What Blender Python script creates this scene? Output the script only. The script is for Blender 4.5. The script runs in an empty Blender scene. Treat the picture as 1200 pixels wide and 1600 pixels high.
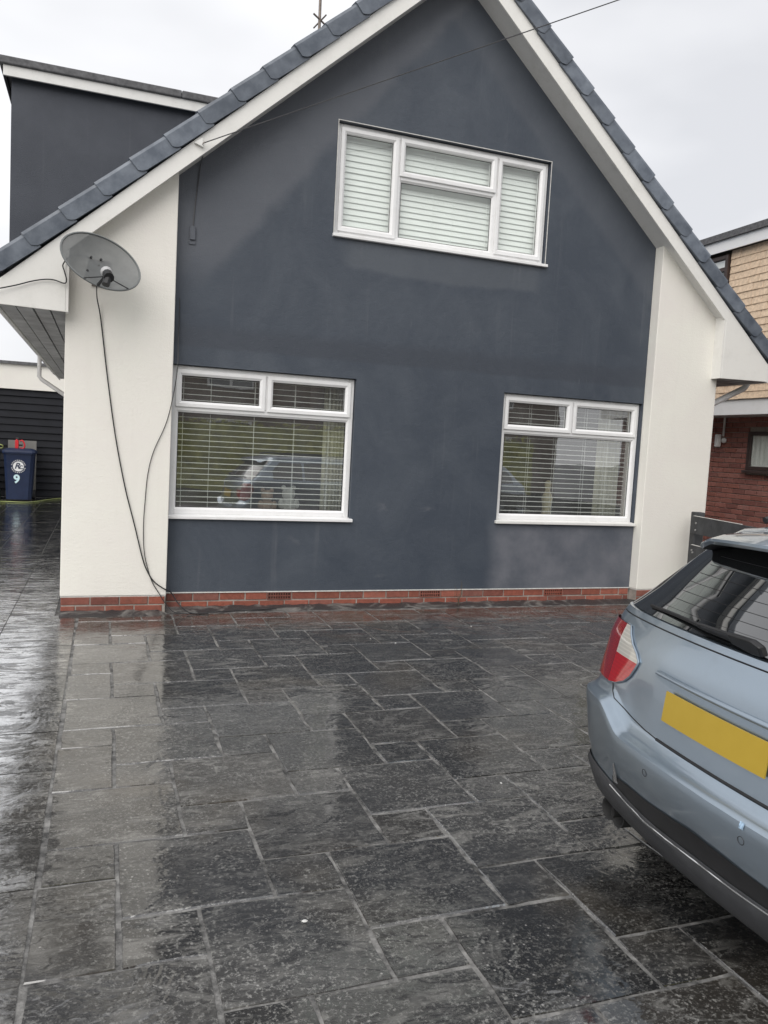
import bpy, math, random
from mathutils import Vector, Matrix
R = math.radians
random.seed(7)
S = bpy.context.scene
COL = S.collection

# ------------------------------------------------------------------ camera
CAM = Vector((0.2448, -6.7763, 1.4703))
yaw, pitch, roll = 0.345922, -0.081907, 0.053958
fw = Vector((math.sin(yaw)*math.cos(pitch), math.cos(yaw)*math.cos(pitch), math.sin(pitch)))
rt = Vector((math.cos(yaw), -math.sin(yaw), 0)); up = rt.cross(fw)
r2 = rt*math.cos(roll)+up*math.sin(roll); u2 = -rt*math.sin(roll)+up*math.cos(roll)
cd = bpy.data.cameras.new('camera'); cam = bpy.data.objects.new('camera', cd); COL.objects.link(cam)
cam.matrix_world = Matrix(((r2.x,u2.x,-fw.x,CAM.x),(r2.y,u2.y,-fw.y,CAM.y),(r2.z,u2.z,-fw.z,CAM.z),(0,0,0,1)))
cd.sensor_fit = 'HORIZONTAL'; cd.sensor_width = 36; cd.lens = 36*1225/1200; cd.clip_end = 500; cd.clip_start = .05
S.camera = cam
S.render.resolution_x, S.render.resolution_y = 768, 1024

# ------------------------------------------------------------------ sky and sun (overcast)
SUN_EL, SUN_AZ = R(42), R(217)      # azimuth measured clockwise from +y
W = bpy.data.worlds.new('World'); S.world = W; W.use_nodes = True
wn = W.node_tree; wn.nodes.clear()
def wnode(t): return wn.nodes.new(t)
wo = wnode('ShaderNodeOutputWorld'); bg = wnode('ShaderNodeBackground'); sk = wnode('ShaderNodeTexSky')
sk.sky_type = 'NISHITA'; sk.sun_disc = False; sk.sun_elevation = SUN_EL; sk.sun_rotation = SUN_AZ
sk.air_density = 1; sk.dust_density = 3
tc = wnode('ShaderNodeTexCoord'); mp = wnode('ShaderNodeMapping'); mp.inputs['Scale'].default_value = (1.3,1.3,3.2)
nz = wnode('ShaderNodeTexNoise'); nz.inputs['Scale'].default_value = 1.7; nz.inputs['Detail'].default_value = 4; nz.inputs['Roughness'].default_value = .45
cr = wnode('ShaderNodeValToRGB')
cr.color_ramp.elements[0].position = .30; cr.color_ramp.elements[0].color = (5.4,5.46,5.68,1)
cr.color_ramp.elements[1].position = .72; cr.color_ramp.elements[1].color = (8.3,8.3,8.4,1)
mx = wnode('ShaderNodeMixRGB'); mx.inputs[0].default_value = .94
wn.links.new(tc.outputs['Generated'], mp.inputs[0]); wn.links.new(mp.outputs[0], nz.inputs['Vector'])
wn.links.new(nz.outputs['Fac'], cr.inputs[0]); wn.links.new(sk.outputs[0], mx.inputs[1]); wn.links.new(cr.outputs[0], mx.inputs[2])
wn.links.new(mx.outputs[0], bg.inputs['Color']); bg.inputs['Strength'].default_value = .10
wn.links.new(bg.outputs[0], wo.inputs['Surface'])
sd = bpy.data.lights.new('sun', 'SUN'); sd.energy = 1.5; sd.angle = R(60); sd.color = (1,.97,.93)
sun = bpy.data.objects.new('sun', sd); COL.objects.link(sun)
sdir = Vector((math.sin(SUN_AZ)*math.cos(SUN_EL), math.cos(SUN_AZ)*math.cos(SUN_EL), math.sin(SUN_EL)))
sun.rotation_euler = sdir.to_track_quat('Z','Y').to_euler(); sun.location = sdir*30
S.view_settings.view_transform = 'Standard'; S.view_settings.look = 'None'
S.view_settings.exposure = 0.56; S.view_settings.gamma = 1
S.cycles.max_bounces = 8; S.cycles.transparent_max_bounces = 16

# ------------------------------------------------------------------ mesh helpers
class MB:
    def __init__(s): s.v=[]; s.f=[]
    def poly(s, pts):
        n=len(s.v); s.v += [tuple(p) for p in pts]; s.f.append(tuple(range(n,n+len(pts)))); return s
    def box(s, x0,x1,y0,y1,z0,z1):
        n=len(s.v)
        s.v += [(x0,y0,z0),(x1,y0,z0),(x1,y1,z0),(x0,y1,z0),(x0,y0,z1),(x1,y0,z1),(x1,y1,z1),(x0,y1,z1)]
        s.f += [tuple(n+i for i in q) for q in ((0,3,2,1),(4,5,6,7),(0,1,5,4),(1,2,6,5),(2,3,7,6),(3,0,4,7))]; return s
    def prism(s, pts, d):           # pts: planar polygon (3D); d: extrusion vector
        n=len(s.v); k=len(pts); d=Vector(d)
        s.v += [tuple(p) for p in pts] + [tuple(Vector(p)+d) for p in pts]
        s.f.append(tuple(range(n,n+k))); s.f.append(tuple(range(n+2*k-1,n+k-1,-1)))
        for i in range(k): j=(i+1)%k; s.f.append((n+i,n+k+i,n+k+j,n+j))
        return s
    def tube(s, pts, r, seg=6, closed=False, r1=None):
        pts=[Vector(p) for p in pts]; n0=len(s.v); N=len(pts); prev=None
        for i,p in enumerate(pts):
            if closed: t=pts[(i+1)%N]-pts[i-1]
            else: t=pts[min(i+1,N-1)]-pts[max(i-1,0)]
            t.normalize()
            a=prev if prev is not None else (Vector((0,0,1)) if abs(t.z)<.9 else Vector((1,0,0)))
            a=(a-t*a.dot(t)).normalized(); prev=a; b=t.cross(a)
            rr = r if r1 is None else r+(r1-r)*i/max(1,N-1)
            for k in range(seg):
                an=2*math.pi*k/seg; s.v.append(tuple(p+a*rr*math.cos(an)+b*rr*math.sin(an)))
        for i in range(N if closed else N-1):
            for k in range(seg):
                a=n0+i*seg+k; b=n0+i*seg+(k+1)%seg; c=n0+((i+1)%N)*seg+(k+1)%seg; d=n0+((i+1)%N)*seg+k
                s.f.append((a,b,c,d))
        if not closed:
            s.f.append(tuple(n0+k for k in range(seg))[::-1]); s.f.append(tuple(n0+(N-1)*seg+k for k in range(seg)))
        return s
    def grid(s, rows, close_u=False):
        n=len(s.v); a=len(rows); b=len(rows[0])
        for r in rows: s.v += [tuple(p) for p in r]
        for i in range(a-1):
            for j in range(b if close_u else b-1):
                k=(j+1)%b; s.f.append((n+i*b+j,n+i*b+k,n+(i+1)*b+k,n+(i+1)*b+j))
        return s
    def lathe(s, prof, c, seg=16, axis='z'):
        rows=[]
        for r,h in prof:
            row=[]
            for k in range(seg):
                a=2*math.pi*k/seg; p=(r*math.cos(a),r*math.sin(a),h)
                if axis=='y': p=(p[0],p[2],p[1])
                if axis=='x': p=(p[2],p[0],p[1])
                row.append((c[0]+p[0],c[1]+p[1],c[2]+p[2]))
            rows.append(row)
        return s.grid(rows, True)
    def mesh(s, name, mat, smooth=None):
        me=bpy.data.meshes.new(name); me.from_pydata(s.v,[],s.f); me.update()
        if mat: me.materials.append(mat)
        if smooth is not None:
            me.polygons.foreach_set('use_smooth',[True]*len(me.polygons))
            try: me.set_sharp_from_angle(angle=R(smooth))
            except Exception: pass
        return me
    def build(s, name, mat, parent=None, smooth=None, bevel=0, seg=2, loc=None):
        o=bpy.data.objects.new(name, s.mesh(name,mat,smooth)); COL.objects.link(o)
        if parent: o.parent=parent
        if loc: o.location=loc
        if bevel:
            m=o.modifiers.new('bevel','BEVEL'); m.width=bevel; m.segments=seg; m.limit_method='ANGLE'; m.angle_limit=R(40)
        return o
def tag(o, label=None, cat=None, group=None, kind=None):
    for k,v in (('label',label),('category',cat),('group',group),('kind',kind)):
        if v: o[k]=v
    return o
def empty(name, loc=(0,0,0), parent=None):
    o=bpy.data.objects.new(name,None); COL.objects.link(o); o.location=loc; o.empty_display_size=.1
    if parent: o.parent=parent
    return o
def inst(name, me, parent, loc=(0,0,0), rot=None):
    o=bpy.data.objects.new(name,me); COL.objects.link(o); o.parent=parent; o.location=loc
    if rot: o.rotation_euler=rot
    return o
def copy_tree(o, parent=None):
    c=o.copy(); COL.objects.link(c); c.parent=parent
    for ch in list(o.children): copy_tree(ch,c)
    return c

# ------------------------------------------------------------------ material helpers
class NT:
    def __init__(s, name):
        s.m=bpy.data.materials.new(name); s.m.use_nodes=True; s.t=s.m.node_tree; s.t.nodes.clear()
        s.out=s.n('ShaderNodeOutputMaterial'); s.co=s.n('ShaderNodeTexCoord'); s.geo=None
    def n(s,t): return s.t.nodes.new(t)
    def l(s,a,b): s.t.links.new(a,b)
    def setv(s,sock,v):
        if hasattr(v,'is_output') or isinstance(v,bpy.types.NodeSocket): s.l(v,sock)
        else:
            if isinstance(v,tuple) and len(v)==3 and sock.type=='RGBA': v=(*v,1)
            sock.default_value=v
    def pos(s, scale=(1,1,1), world=True):
        if s.geo is None: s.geo=s.n('ShaderNodeNewGeometry')
        src=s.geo.outputs['Position'] if world else s.co.outputs['Object']
        if scale==(1,1,1): return src
        m=s.n('ShaderNodeMapping'); m.inputs['Scale'].default_value=scale; s.l(src,m.inputs[0]); return m.outputs[0]
    def noise(s, scale=5, detail=4, rough=.5, vec=None, dist=0):
        q=s.n('ShaderNodeTexNoise'); q.inputs['Scale'].default_value=scale; q.inputs['Detail'].default_value=detail
        q.inputs['Roughness'].default_value=rough; q.inputs['Distortion'].default_value=dist
        s.l(vec if vec is not None else s.pos(), q.inputs['Vector']); return q.outputs['Fac']
    def vor(s, scale=5, feat='F1', vec=None, out='Distance'):
        q=s.n('ShaderNodeTexVoronoi'); q.feature=feat; q.inputs['Scale'].default_value=scale
        s.l(vec if vec is not None else s.pos(), q.inputs['Vector']); return q.outputs[out]
    def ramp(s, fac, *stops):
        q=s.n('ShaderNodeValToRGB'); e=q.color_ramp.elements
        while len(e)<len(stops): e.new(.5)
        for k,(p,c) in zip(e,stops):
            k.position=p; k.color=(c,c,c,1) if not isinstance(c,tuple) else (*c,1)
        s.l(fac,q.inputs[0]); return q.outputs[0]
    def mix(s, fac, a, b, mode='MIX'):
        q=s.n('ShaderNodeMixRGB'); q.blend_type=mode; s.setv(q.inputs[0],fac); s.setv(q.inputs[1],a); s.setv(q.inputs[2],b); return q.outputs[0]
    def math(s, op, a, b=0.0, clamp=False):
        q=s.n('ShaderNodeMath'); q.operation=op; q.use_clamp=clamp; s.setv(q.inputs[0],a); s.setv(q.inputs[1],b); return q.outputs[0]
    def sep(s, vec=None):
        q=s.n('ShaderNodeSeparateXYZ'); s.l(vec if vec is not None else s.pos(), q.inputs[0]); return q.outputs
    def bump(s, h, strength=.3, dist=.01, normal=None):
        q=s.n('ShaderNodeBump'); q.inputs['Strength'].default_value=strength; q.inputs['Distance'].default_value=dist
        s.l(h,q.inputs['Height'])
        if normal is not None: s.l(normal,q.inputs['Normal'])
        return q.outputs[0]
    def objrand(s):
        q=s.n('ShaderNodeObjectInfo'); return q.outputs['Random']
    def bsdf(s, color, rough=.5, normal=None, metal=0, spec=.5, coat=0, coat_rough=.05, ior=1.5, coat_normal=None, coat_ior=1.5):
        b=s.n('ShaderNodeBsdfPrincipled'); s.setv(b.inputs['Base Color'],color); s.setv(b.inputs['Roughness'],rough)
        b.inputs['Metallic'].default_value=metal; s.setv(b.inputs['Specular IOR Level'],spec); b.inputs['IOR'].default_value=ior
        s.setv(b.inputs['Coat Weight'],coat); s.setv(b.inputs['Coat Roughness'],coat_rough)
        if normal is not None: s.l(normal,b.inputs['Normal'])
        b.inputs['Coat IOR'].default_value=coat_ior
        if coat_normal is not None: s.l(coat_normal,b.inputs['Coat Normal'])
        return b.outputs[0]
    def done(s, shader): s.l(shader,s.out.inputs['Surface']); return s.m

def simple(name, col, rough=.5, var=.12, nscale=6, bumps=0, bscale=60, metal=0, coat=0, spec=.5):
    k=NT(name); f=k.noise(nscale,5,.6)
    c=k.mix(1,col,k.ramp(f,(.3,1-var),(.7,1+var)),'MULTIPLY')
    nrm=k.bump(k.noise(bscale,3,.6),.4,bumps) if bumps else None
    return k.done(k.bsdf(c,rough,nrm,metal,spec,coat))

# ---- render / walls
def mat_dark_render():
    k=NT('dark_grey_render'); X,Y,Z=k.sep()
    warp=k.math('MULTIPLY',k.math('SUBTRACT',k.noise(2.2,4,.6),.5),.55)
    fine=k.math('MULTIPLY',k.math('SUBTRACT',k.noise(9,4,.6),.5),.10)
    w=k.math('ADD',warp,fine)
    def sm(v,lo,hi):
        q=k.n('ShaderNodeMapRange'); q.interpolation_type='SMOOTHSTEP'; k.setv(q.inputs[0],v); q.inputs[1].default_value=lo; q.inputs[2].default_value=hi; return q.outputs[0]
    # drier pale band along the left verge: above the line through (1.13,2.88) (2.70,4.79)
    d=k.math('SUBTRACT',Z,k.math('ADD',k.math('MULTIPLY',X,1.217),1.505)); d=k.math('ADD',d,k.math('MULTIPLY',w,.6))
    a=k.math('MULTIPLY',sm(d,-.06,.14),sm(Z,2.55,3.1))
    # right verge, narrower
    e=k.math('SUBTRACT',Z,k.math('SUBTRACT',8.12,k.math('MULTIPLY',X,.93))); e=k.math('ADD',e,k.math('MULTIPLY',w,.5))
    a=k.math('ADD',a,k.math('MULTIPLY',sm(e,-.02,.12),.45),True)
    # pale run-off apron below the upper window
    f=k.math('SUBTRACT',k.math('ADD',Z,k.math('MULTIPLY',w,.22)),k.math('ADD',2.98,k.math('MULTIPLY',k.math('ABSOLUTE',k.math('SUBTRACT',X,3.15)),.05)))
    m=k.math('MULTIPLY',sm(f,-.02,.04),k.math('MULTIPLY',sm(X,2.12,2.3),k.math('SUBTRACT',1.0,sm(X,4.05,4.2))))
    m=k.math('MULTIPLY',m,k.math('SUBTRACT',1.0,sm(Z,3.28,3.32)))
    # repainted panel below the right window
    p=k.math('MULTIPLY',sm(k.math('ADD',X,k.math('MULTIPLY',w,.5)),3.76,3.98),k.math('SUBTRACT',1.0,sm(Z,.7,.86)))
    # cloudy wash
    cl=k.ramp(k.noise(1.7,7,.68,k.pos((1,1,.8)),.5),(.40,0.0),(.70,1.0))
    st=k.math('MULTIPLY',k.ramp(k.noise(1,4,.6,k.pos((11,11,.45))),(.58,0.0),(.76,1.0)),k.ramp(k.noise(2.1,3,.5),(.40,0.0),(.65,1.0)))
    col=k.mix(k.math('MULTIPLY',cl,.6),(.048,.060,.080),(.086,.100,.121))
    col=k.mix(k.math('MULTIPLY',a,.66),col,(.118,.126,.145))
    col=k.mix(k.math('MULTIPLY',m,.5),col,(.104,.116,.132))
    col=k.mix(k.math('MULTIPLY',p,k.ramp(k.noise(2.6,4,.6),(.35,.35),(.65,1.0))),col,(.150,.156,.178))
    col=k.mix(k.math('MULTIPLY',st,.5),col,(.15,.155,.17))
    # roller band between the floors
    bd=k.math('MULTIPLY',sm(k.math('ADD',Z,k.math('MULTIPLY',w,.10)),2.20,2.24),k.math('SUBTRACT',1.0,sm(k.math('ADD',Z,k.math('MULTIPLY',w,.2)),2.34,2.46)))
    col=k.mix(k.math('MULTIPLY',bd,.7),col,(.046,.054,.070))
    dr=k.math('MULTIPLY',k.ramp(k.noise(1,3,.5,k.pos((38,38,6))),(.66,0.0),(.78,1.0)),k.ramp(k.noise(1.4,3,.5),(.45,.2),(.62,1.0))); col=k.mix(k.math('MULTIPLY',dr,.22),col,(.17,.178,.195))
    # pale salt smears between the lower windows
    sp=k.ramp(k.noise(3.1,3,.5,k.pos((1,1,1.9))),(.66,0.0),(.82,1.0))
    sp=k.math('MULTIPLY',sp,k.math('SUBTRACT',1.0,sm(Z,1.9,2.1)))
    col=k.mix(k.math('MULTIPLY',sp,.5),col,(.17,.17,.185))
    h=k.math('ADD',k.noise(140,3,.6),k.math('MULTIPLY',k.noise(18,3,.5),.8))
    return k.done(k.bsdf(col,k.ramp(k.noise(2.5,4,.6),(.3,.42),(.7,.62)),k.bump(h,.6,.006),spec=.45))
def mat_cheek():
    k=NT('dark_cheek_render'); c=k.mix(k.ramp(k.noise(2,6,.65),(.4,0.0),(.72,1.0)),(.044,.050,.064),(.062,.069,.085))
    c=k.mix(k.math('MULTIPLY',k.ramp(k.noise(1,4,.6,k.pos((12,12,.5))),(.58,0.0),(.75,1.0)),.3),c,(.10,.105,.12))
    return k.done(k.bsdf(c,.55,k.bump(k.noise(140,3,.6),.5,.005),spec=.4))
def mat_cream():
    k=NT('cream_render'); X,Y,Z=k.sep()
    f=k.noise(1.8,5,.6); g=k.noise(1,4,.6,k.pos((14,14,1.1)))
    c=k.mix(k.ramp(f,(.35,0.0),(.75,1.0)),(.80,.785,.72),(.77,.735,.69))
    c=k.mix(k.math('MULTIPLY',k.ramp(g,(.55,0.0),(.8,1.0)),.10),c,(.58,.56,.50))
    c=k.mix(k.math('MULTIPLY',k.ramp(k.noise(26,3,.7),(.66,0.0),(.8,1.0)),.12),c,(.62,.60,.55))
    h=k.math('ADD',k.noise(95,4,.65),k.math('MULTIPLY',k.noise(1,3,.5,k.pos((20,20,55))),.6))
    return k.done(k.bsdf(c,.72,k.bump(h,.45,.005),spec=.3))
def mat_upvc(name='white_plastic', dirt=.25, col=(.80,.80,.80)):
    k=NT(name); f=k.noise(7,5,.65)
    c=k.mix(k.math('MULTIPLY',k.ramp(f,(.5,0.0),(.8,1.0)),dirt),col,(.50,.49,.45))
    c=k.mix(k.math('MULTIPLY',k.ramp(k.noise(60,3,.6),(.62,0.0),(.75,1.0)),dirt*.8),c,(.42,.41,.38))
    return k.done(k.bsdf(c,.28,k.bump(k.noise(30,2,.5),.06,.004),spec=.5))
def mat_glass(name='window_glass', tint=(.955,.985,.97), refl=1.5):
    k=NT(name); lw=k.n('ShaderNodeLayerWeight'); lw.inputs[0].default_value=.5; fz=k.math('ADD',.075,k.math('MULTIPLY',k.math('POWER',lw.outputs['Facing'],5.0),.925))
    nb=k.bump(k.noise(2.2,2,.5),.05,.02)
    tr=k.n('ShaderNodeBsdfTransparent'); tr.inputs[0].default_value=(*tint,1)
    gl=k.n('ShaderNodeBsdfGlossy'); gl.inputs['Roughness'].default_value=.01; gl.inputs[0].default_value=(1,1,1,1); k.l(nb,gl.inputs['Normal'])
    df=k.n('ShaderNodeBsdfDiffuse'); df.inputs[0].default_value=(.6,.62,.62,1)
    m1=k.n('ShaderNodeMixShader'); k.l(k.math('MULTIPLY',k.ramp(k.noise(2.4,5,.65),(.35,.3),(.75,1.0)),.15 if refl>.9 else .06),m1.inputs[0]); k.l(tr.outputs[0],m1.inputs[1]); k.l(df.outputs[0],m1.inputs[2])
    m=k.n('ShaderNodeMixShader'); k.l(k.math('MULTIPLY',fz,2.0*refl,True),m.inputs[0]); k.l(m1.outputs[0],m.inputs[1]); k.l(gl.outputs[0],m.inputs[2])
    return k.done(m.outputs[0])
def mat_brick(name, tones, rough=.75):
    k=NT(name); r=k.objrand(); X,Y,Z=k.sep()
    c=k.ramp(r,*[(i/(len(tones)-1)*.98+.01,t) for i,t in enumerate(tones)])
    f=k.noise(22,5,.7); c=k.mix(1,c,k.ramp(f,(.3,.75),(.7,1.2)),'MULTIPLY')
    c=k.mix(k.math('MULTIPLY',k.ramp(k.noise(5,5,.7),(.58,0.0),(.8,1.0)),.45),c,(.20,.175,.15))
    return k.done(k.bsdf(c,rough,k.bump(k.noise(110,4,.7),.5,.006),spec=.35))
def mat_slab():
    k=NT('wet_stamped_slate'); r=k.objrand()
    P=k.pos(); o=k.n('ShaderNodeVectorMath'); o.operation='ADD'
    cmb=k.n('ShaderNodeCombineXYZ'); k.l(k.math('MULTIPLY',r,37.0),cmb.inputs[2]); k.l(P,o.inputs[0]); k.l(cmb.outputs[0],o.inputs[1]); V=o.outputs[0]
    big=k.noise(.75,4,.6); mid=k.noise(4.0,6,.68,V,1.2); fin=k.noise(42,5,.72,V)
    # stamped slate relief: stretched ridges and steps
    mpp=k.n('ShaderNodeMapping'); mpp.inputs['Scale'].default_value=(.42,1.0,1); k.l(V,mpp.inputs[0])
    rel=k.noise(4.2,7,.58,mpp.outputs[0],1.7); step=k.ramp(k.noise(2.3,4,.55,mpp.outputs[0],1.4),(.36,0.0),(.375,.35),(.50,.42),(.515,.75),(.64,.82),(.655,1.0))
    c=k.mix(k.ramp(mid,(.3,0.0),(.7,1.0)),(.009,.009,.010),(.030,.030,.030))
    c=k.mix(k.math('MULTIPLY',k.ramp(big,(.42,0.0),(.68,1.0)),.45),c,(.050,.046,.040))
    r2_=k.math('FRACT',k.math('MULTIPLY',r,17.31)); c=k.mix(1,c,k.ramp(r,(0,.55),(1,1.5)),'MULTIPLY'); c=k.mix(k.math('MULTIPLY',k.ramp(r2_,(.6,0.0),(1,1.0)),.35),c,(.060,.050,.038))
    clu=k.ramp(k.noise(1.6,5,.62,P,.8),(.36,.22),(.62,1.0))
    crust=k.ramp(k.noise(15,9,.74,mpp.outputs[0],.9),(.50,0.0),(.60,1.0)); crust=k.math('MULTIPLY',crust,k.math('MULTIPLY',clu,k.ramp(r2_,(0,.35),(.8,1.0))))
    c=k.mix(k.math('MULTIPLY',crust,.9),c,(.215,.21,.197))
    c=k.mix(k.math('MULTIPLY',k.ramp(k.noise(1.15,3,.5,P,.4),(.56,0.0),(.74,1.0)),.30),c,(.12,.092,.055))
    grit=k.math('MULTIPLY',k.ramp(k.noise(70,4,.85,V),(.53,0.0),(.62,1.0)),clu)
    c=k.mix(k.math('MULTIPLY',grit,.85),c,(.33,.325,.305))
    sv=k.vor(36,'F1',V); dots=k.math('MULTIPLY',k.ramp(sv,(.09,1.0),(.17,0.0)),k.ramp(k.noise(2.6,4,.6,V),(.50,0.0),(.62,1.0)))
    c=k.mix(k.math('MULTIPLY',dots,.6),c,(.46,.45,.43))
    wet=k.ramp(k.noise(1.1,5,.62,P,.6),(.34,1.0),(.70,.75))
    rough=k.mix(fin,(.30,.30,.30),(.6,.6,.6))
    gl=k.noise(1,5,.62,k.pos((7,26,1)),.8)
    h=k.math('ADD',k.math('ADD',k.math('MULTIPLY',rel,.8),k.math('MULTIPLY',step,.45)),k.math('MULTIPLY',fin,.14))
    h=k.math('ADD',h,k.math('ADD',k.math('ADD',k.math('MULTIPLY',grit,.10),k.math('MULTIPLY',crust,.16)),k.math('MULTIPLY',gl,.25)))
    nrm=k.bump(h,.8,.016)
    rip=k.noise(1,5,.6,k.pos((5,15,1)),.9); flat=k.ramp(k.noise(2.4,4,.6,V,.8),(.42,.25),(.62,1.0))
    hc=k.math('ADD',k.math('ADD',k.math('MULTIPLY',rel,.42),k.math('MULTIPLY',step,.30)),k.math('MULTIPLY',fin,.022))
    hc=k.math('ADD',hc,k.math('ADD',k.math('MULTIPLY',rip,.22),k.math('ADD',k.math('MULTIPLY',grit,.035),k.math('MULTIPLY',crust,.05))))
    cn=k.bump(k.math('MULTIPLY',hc,flat),.46,.011)
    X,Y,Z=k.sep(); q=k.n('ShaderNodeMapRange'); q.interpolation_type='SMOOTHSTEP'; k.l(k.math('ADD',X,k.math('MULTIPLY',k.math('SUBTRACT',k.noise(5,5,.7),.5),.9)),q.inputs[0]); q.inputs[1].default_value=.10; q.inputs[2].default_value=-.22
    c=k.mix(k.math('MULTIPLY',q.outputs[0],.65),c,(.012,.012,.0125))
    base=k.bsdf(c,rough,nrm,spec=.16,ior=1.5,coat=k.math('MULTIPLY',wet,k.math('SUBTRACT',1.0,k.math('MULTIPLY',crust,.35))),coat_rough=k.mix(fin,(.015,.015,.015),(.08,.08,.08)),coat_normal=cn,coat_ior=2.25)
    # standing water in the low side channel by the house flank
    fr=k.n('ShaderNodeFresnel'); fr.inputs[0].default_value=2.6; k.l(cn,fr.inputs['Normal'])
    g=k.n('ShaderNodeBsdfGlossy'); g.inputs['Roughness'].default_value=.06; wn_=k.bump(k.math('ADD',k.math('MULTIPLY',hc,.8),k.math('ADD',k.math('MULTIPLY',k.noise(1,4,.55,k.pos((3.0,7.0,1)),1.0),.5),k.math('MULTIPLY',k.noise(1,4,.6,k.pos((9,24,1)),.8),.12))),.5,.012); k.l(wn_,g.inputs['Normal'])
    ms=k.n('ShaderNodeMixShader'); wm=k.ramp(k.noise(1,6,.70,k.pos((3.6,8,1)),1.2),(.45,0.0),(.51,1.0)); k.l(k.math('MULTIPLY',k.math('MULTIPLY',q.outputs[0],wm),k.math('MULTIPLY',fr.outputs[0],3.2),True),ms.inputs[0]); k.l(base,ms.inputs[1]); k.l(g.outputs[0],ms.inputs[2])
    return k.done(ms.outputs[0])
def mat_joint():
    k=NT('paving_joint_mortar'); c=k.mix(k.ramp(k.noise(9,6,.75),(.38,0.0),(.62,1.0)),(.03,.03,.03),(.26,.255,.245))
    c=k.mix(k.math('MULTIPLY',k.ramp(k.noise(60,3,.7),(.55,0.0),(.7,1.0)),.4),c,(.20,.195,.185))
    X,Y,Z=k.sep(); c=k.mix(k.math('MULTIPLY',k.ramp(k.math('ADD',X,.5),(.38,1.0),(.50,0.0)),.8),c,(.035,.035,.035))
    return k.done(k.bsdf(c,.6,k.bump(k.noise(50,4,.7),.8,.012),spec=.4))
def mat_tile():
    k=NT('blue_grey_roof_tile'); f=k.noise(7,5,.6); r=k.objrand()
    c=k.mix(k.ramp(f,(.35,0.0),(.7,1.0)),(.080,.096,.122),(.165,.188,.222))
    c=k.mix(1,c,k.ramp(r,(0,.85),(1,1.15)),'MULTIPLY')
    return k.done(k.bsdf(c,k.ramp(k.noise(4,3,.5),(.3,.30),(.7,.5)),k.bump(k.noise(120,3,.6),.25,.003),spec=.5))
def mat_carpaint():
    k=NT('silver_blue_car_paint'); f=k.noise(900,2,.5)
    c=k.mix(f,(.30,.365,.43),(.375,.445,.515))
    c=k.mix(k.math('MULTIPLY',k.ramp(k.noise(9,5,.7),(.55,0.0),(.8,1.0)),.12),c,(.20,.20,.19))
    return k.done(k.bsdf(c,.30,None,metal=.85,spec=.5,coat=1.0,coat_rough=.04))
M={}
M['dark']=mat_dark_render(); M['cream']=mat_cream(); M['upvc']=mat_upvc(); M['upvc_dirty']=mat_upvc('weathered_white_board',.45,(.74,.735,.71))
M['barge']=mat_upvc('painted_barge_board',.3,(.78,.77,.735)); M['glass']=mat_glass(); M['glass_clear']=mat_glass('clear_window_glass',(.965,.99,.975),.6); M['joint']=mat_joint(); M['slab']=mat_slab(); M['tile']=mat_tile()
M['brick']=mat_brick('red_plinth_brick',[(.22,.075,.052),(.31,.095,.062),(.17,.062,.048),(.34,.115,.08),(.20,.085,.068),(.27,.082,.055)])
M['nbrick']=mat_brick('weathered_red_brick',[(.25,.095,.072),(.31,.125,.10),(.19,.075,.062),(.33,.15,.125),(.27,.105,.08)])
M['shingle']=mat_brick('sandy_wall_tile',[(.74,.57,.41),(.78,.60,.435),(.72,.55,.395),(.76,.585,.42)])
M['mortar']=simple('brick_mortar',(.30,.27,.24),.85,.25,14,.004,70)
M['shinglegap']=simple('tile_batten_shadow',(.05,.035,.025),.9)
M['felt']=simple('roofing_felt',(.11,.11,.115),.85,.4,25,.004,90)
M['soffit']=simple('grey_soffit_board',(.30,.30,.30),.55,.35,5,.003,20)
M['pipe']=simple('grey_white_downpipe',(.55,.54,.53),.4,.12,8)
M['blackcable']=simple('black_cable',(.015,.015,.017),.4)
M['greycable']=simple('grey_cable',(.05,.05,.055),.45)
M['interior']=simple('room_wall',(.16,.15,.14),.9); M['floor_in']=simple('room_floor',(.05,.04,.035),.8)
M['blind']=simple('white_blind_slat',(.86,.87,.84),.45,.05); M['blind_up']=simple('pale_green_blind_slat',(.87,.895,.865),.5,.03)
M['curtain']=simple('cream_curtain',(.62,.60,.48),.85,.12,12)
M['ornament']=simple('ivory_ornament',(.62,.55,.36),.5,.3,25)
M['plush1']=simple('white_plush',(.6,.6,.58),.95,.1,30,.004); M['plush2']=simple('tan_plush',(.42,.30,.22),.95,.2,30,.004)
M['bead']=simple('render_bead',(.62,.61,.58),.6,.2,20)
M['shutter']=simple('dark_navy_shutter',(.0075,.0085,.0125),.6,.25,4,spec=.25)
M['bin']=simple('navy_blue_bin_plastic',(.008,.017,.050),.5,.15,8,spec=.35)
M['white']=simple('white_print',(.75,.76,.76),.5,.1); M['navy']=simple('navy_print',(.012,.022,.06),.5)
M['palecyan']=simple('pale_cyan_print',(.55,.74,.78),.5,.1)
M['red']=simple('red_plastic',(.55,.022,.03),.35,.1); M['black']=simple('black_plastic',(.012,.012,.013),.45,.2,20)
M['board']=simple('grey_board',(.17,.165,.155),.8,.15); M['hose']=simple('yellow_green_hose',(.26,.30,.10),.5)
M['browntimber']=simple('dark_brown_frame',(.045,.028,.025),.45,.2,12)
M['fence']=simple('dark_painted_timber',(.045,.047,.05),.75,.35,9,.006,40); M['bolt']=simple('galvanised_bolt',(.4,.4,.4),.4,metal=.6)
M['lampwhite']=simple('white_lamp_plastic',(.66,.66,.65),.4)
M['concrete']=simple('pavement_concrete',(.20,.195,.19),.7,.2,4,.004,60); M['asphalt']=simple('wet_asphalt',(.045,.045,.047),.38,.25,3,.008,90)
M['twig']=simple('dead_weed',(.10,.085,.06),.9); M['chip']=simple('white_stone_chip',(.6,.6,.58),.8,.1)
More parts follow.
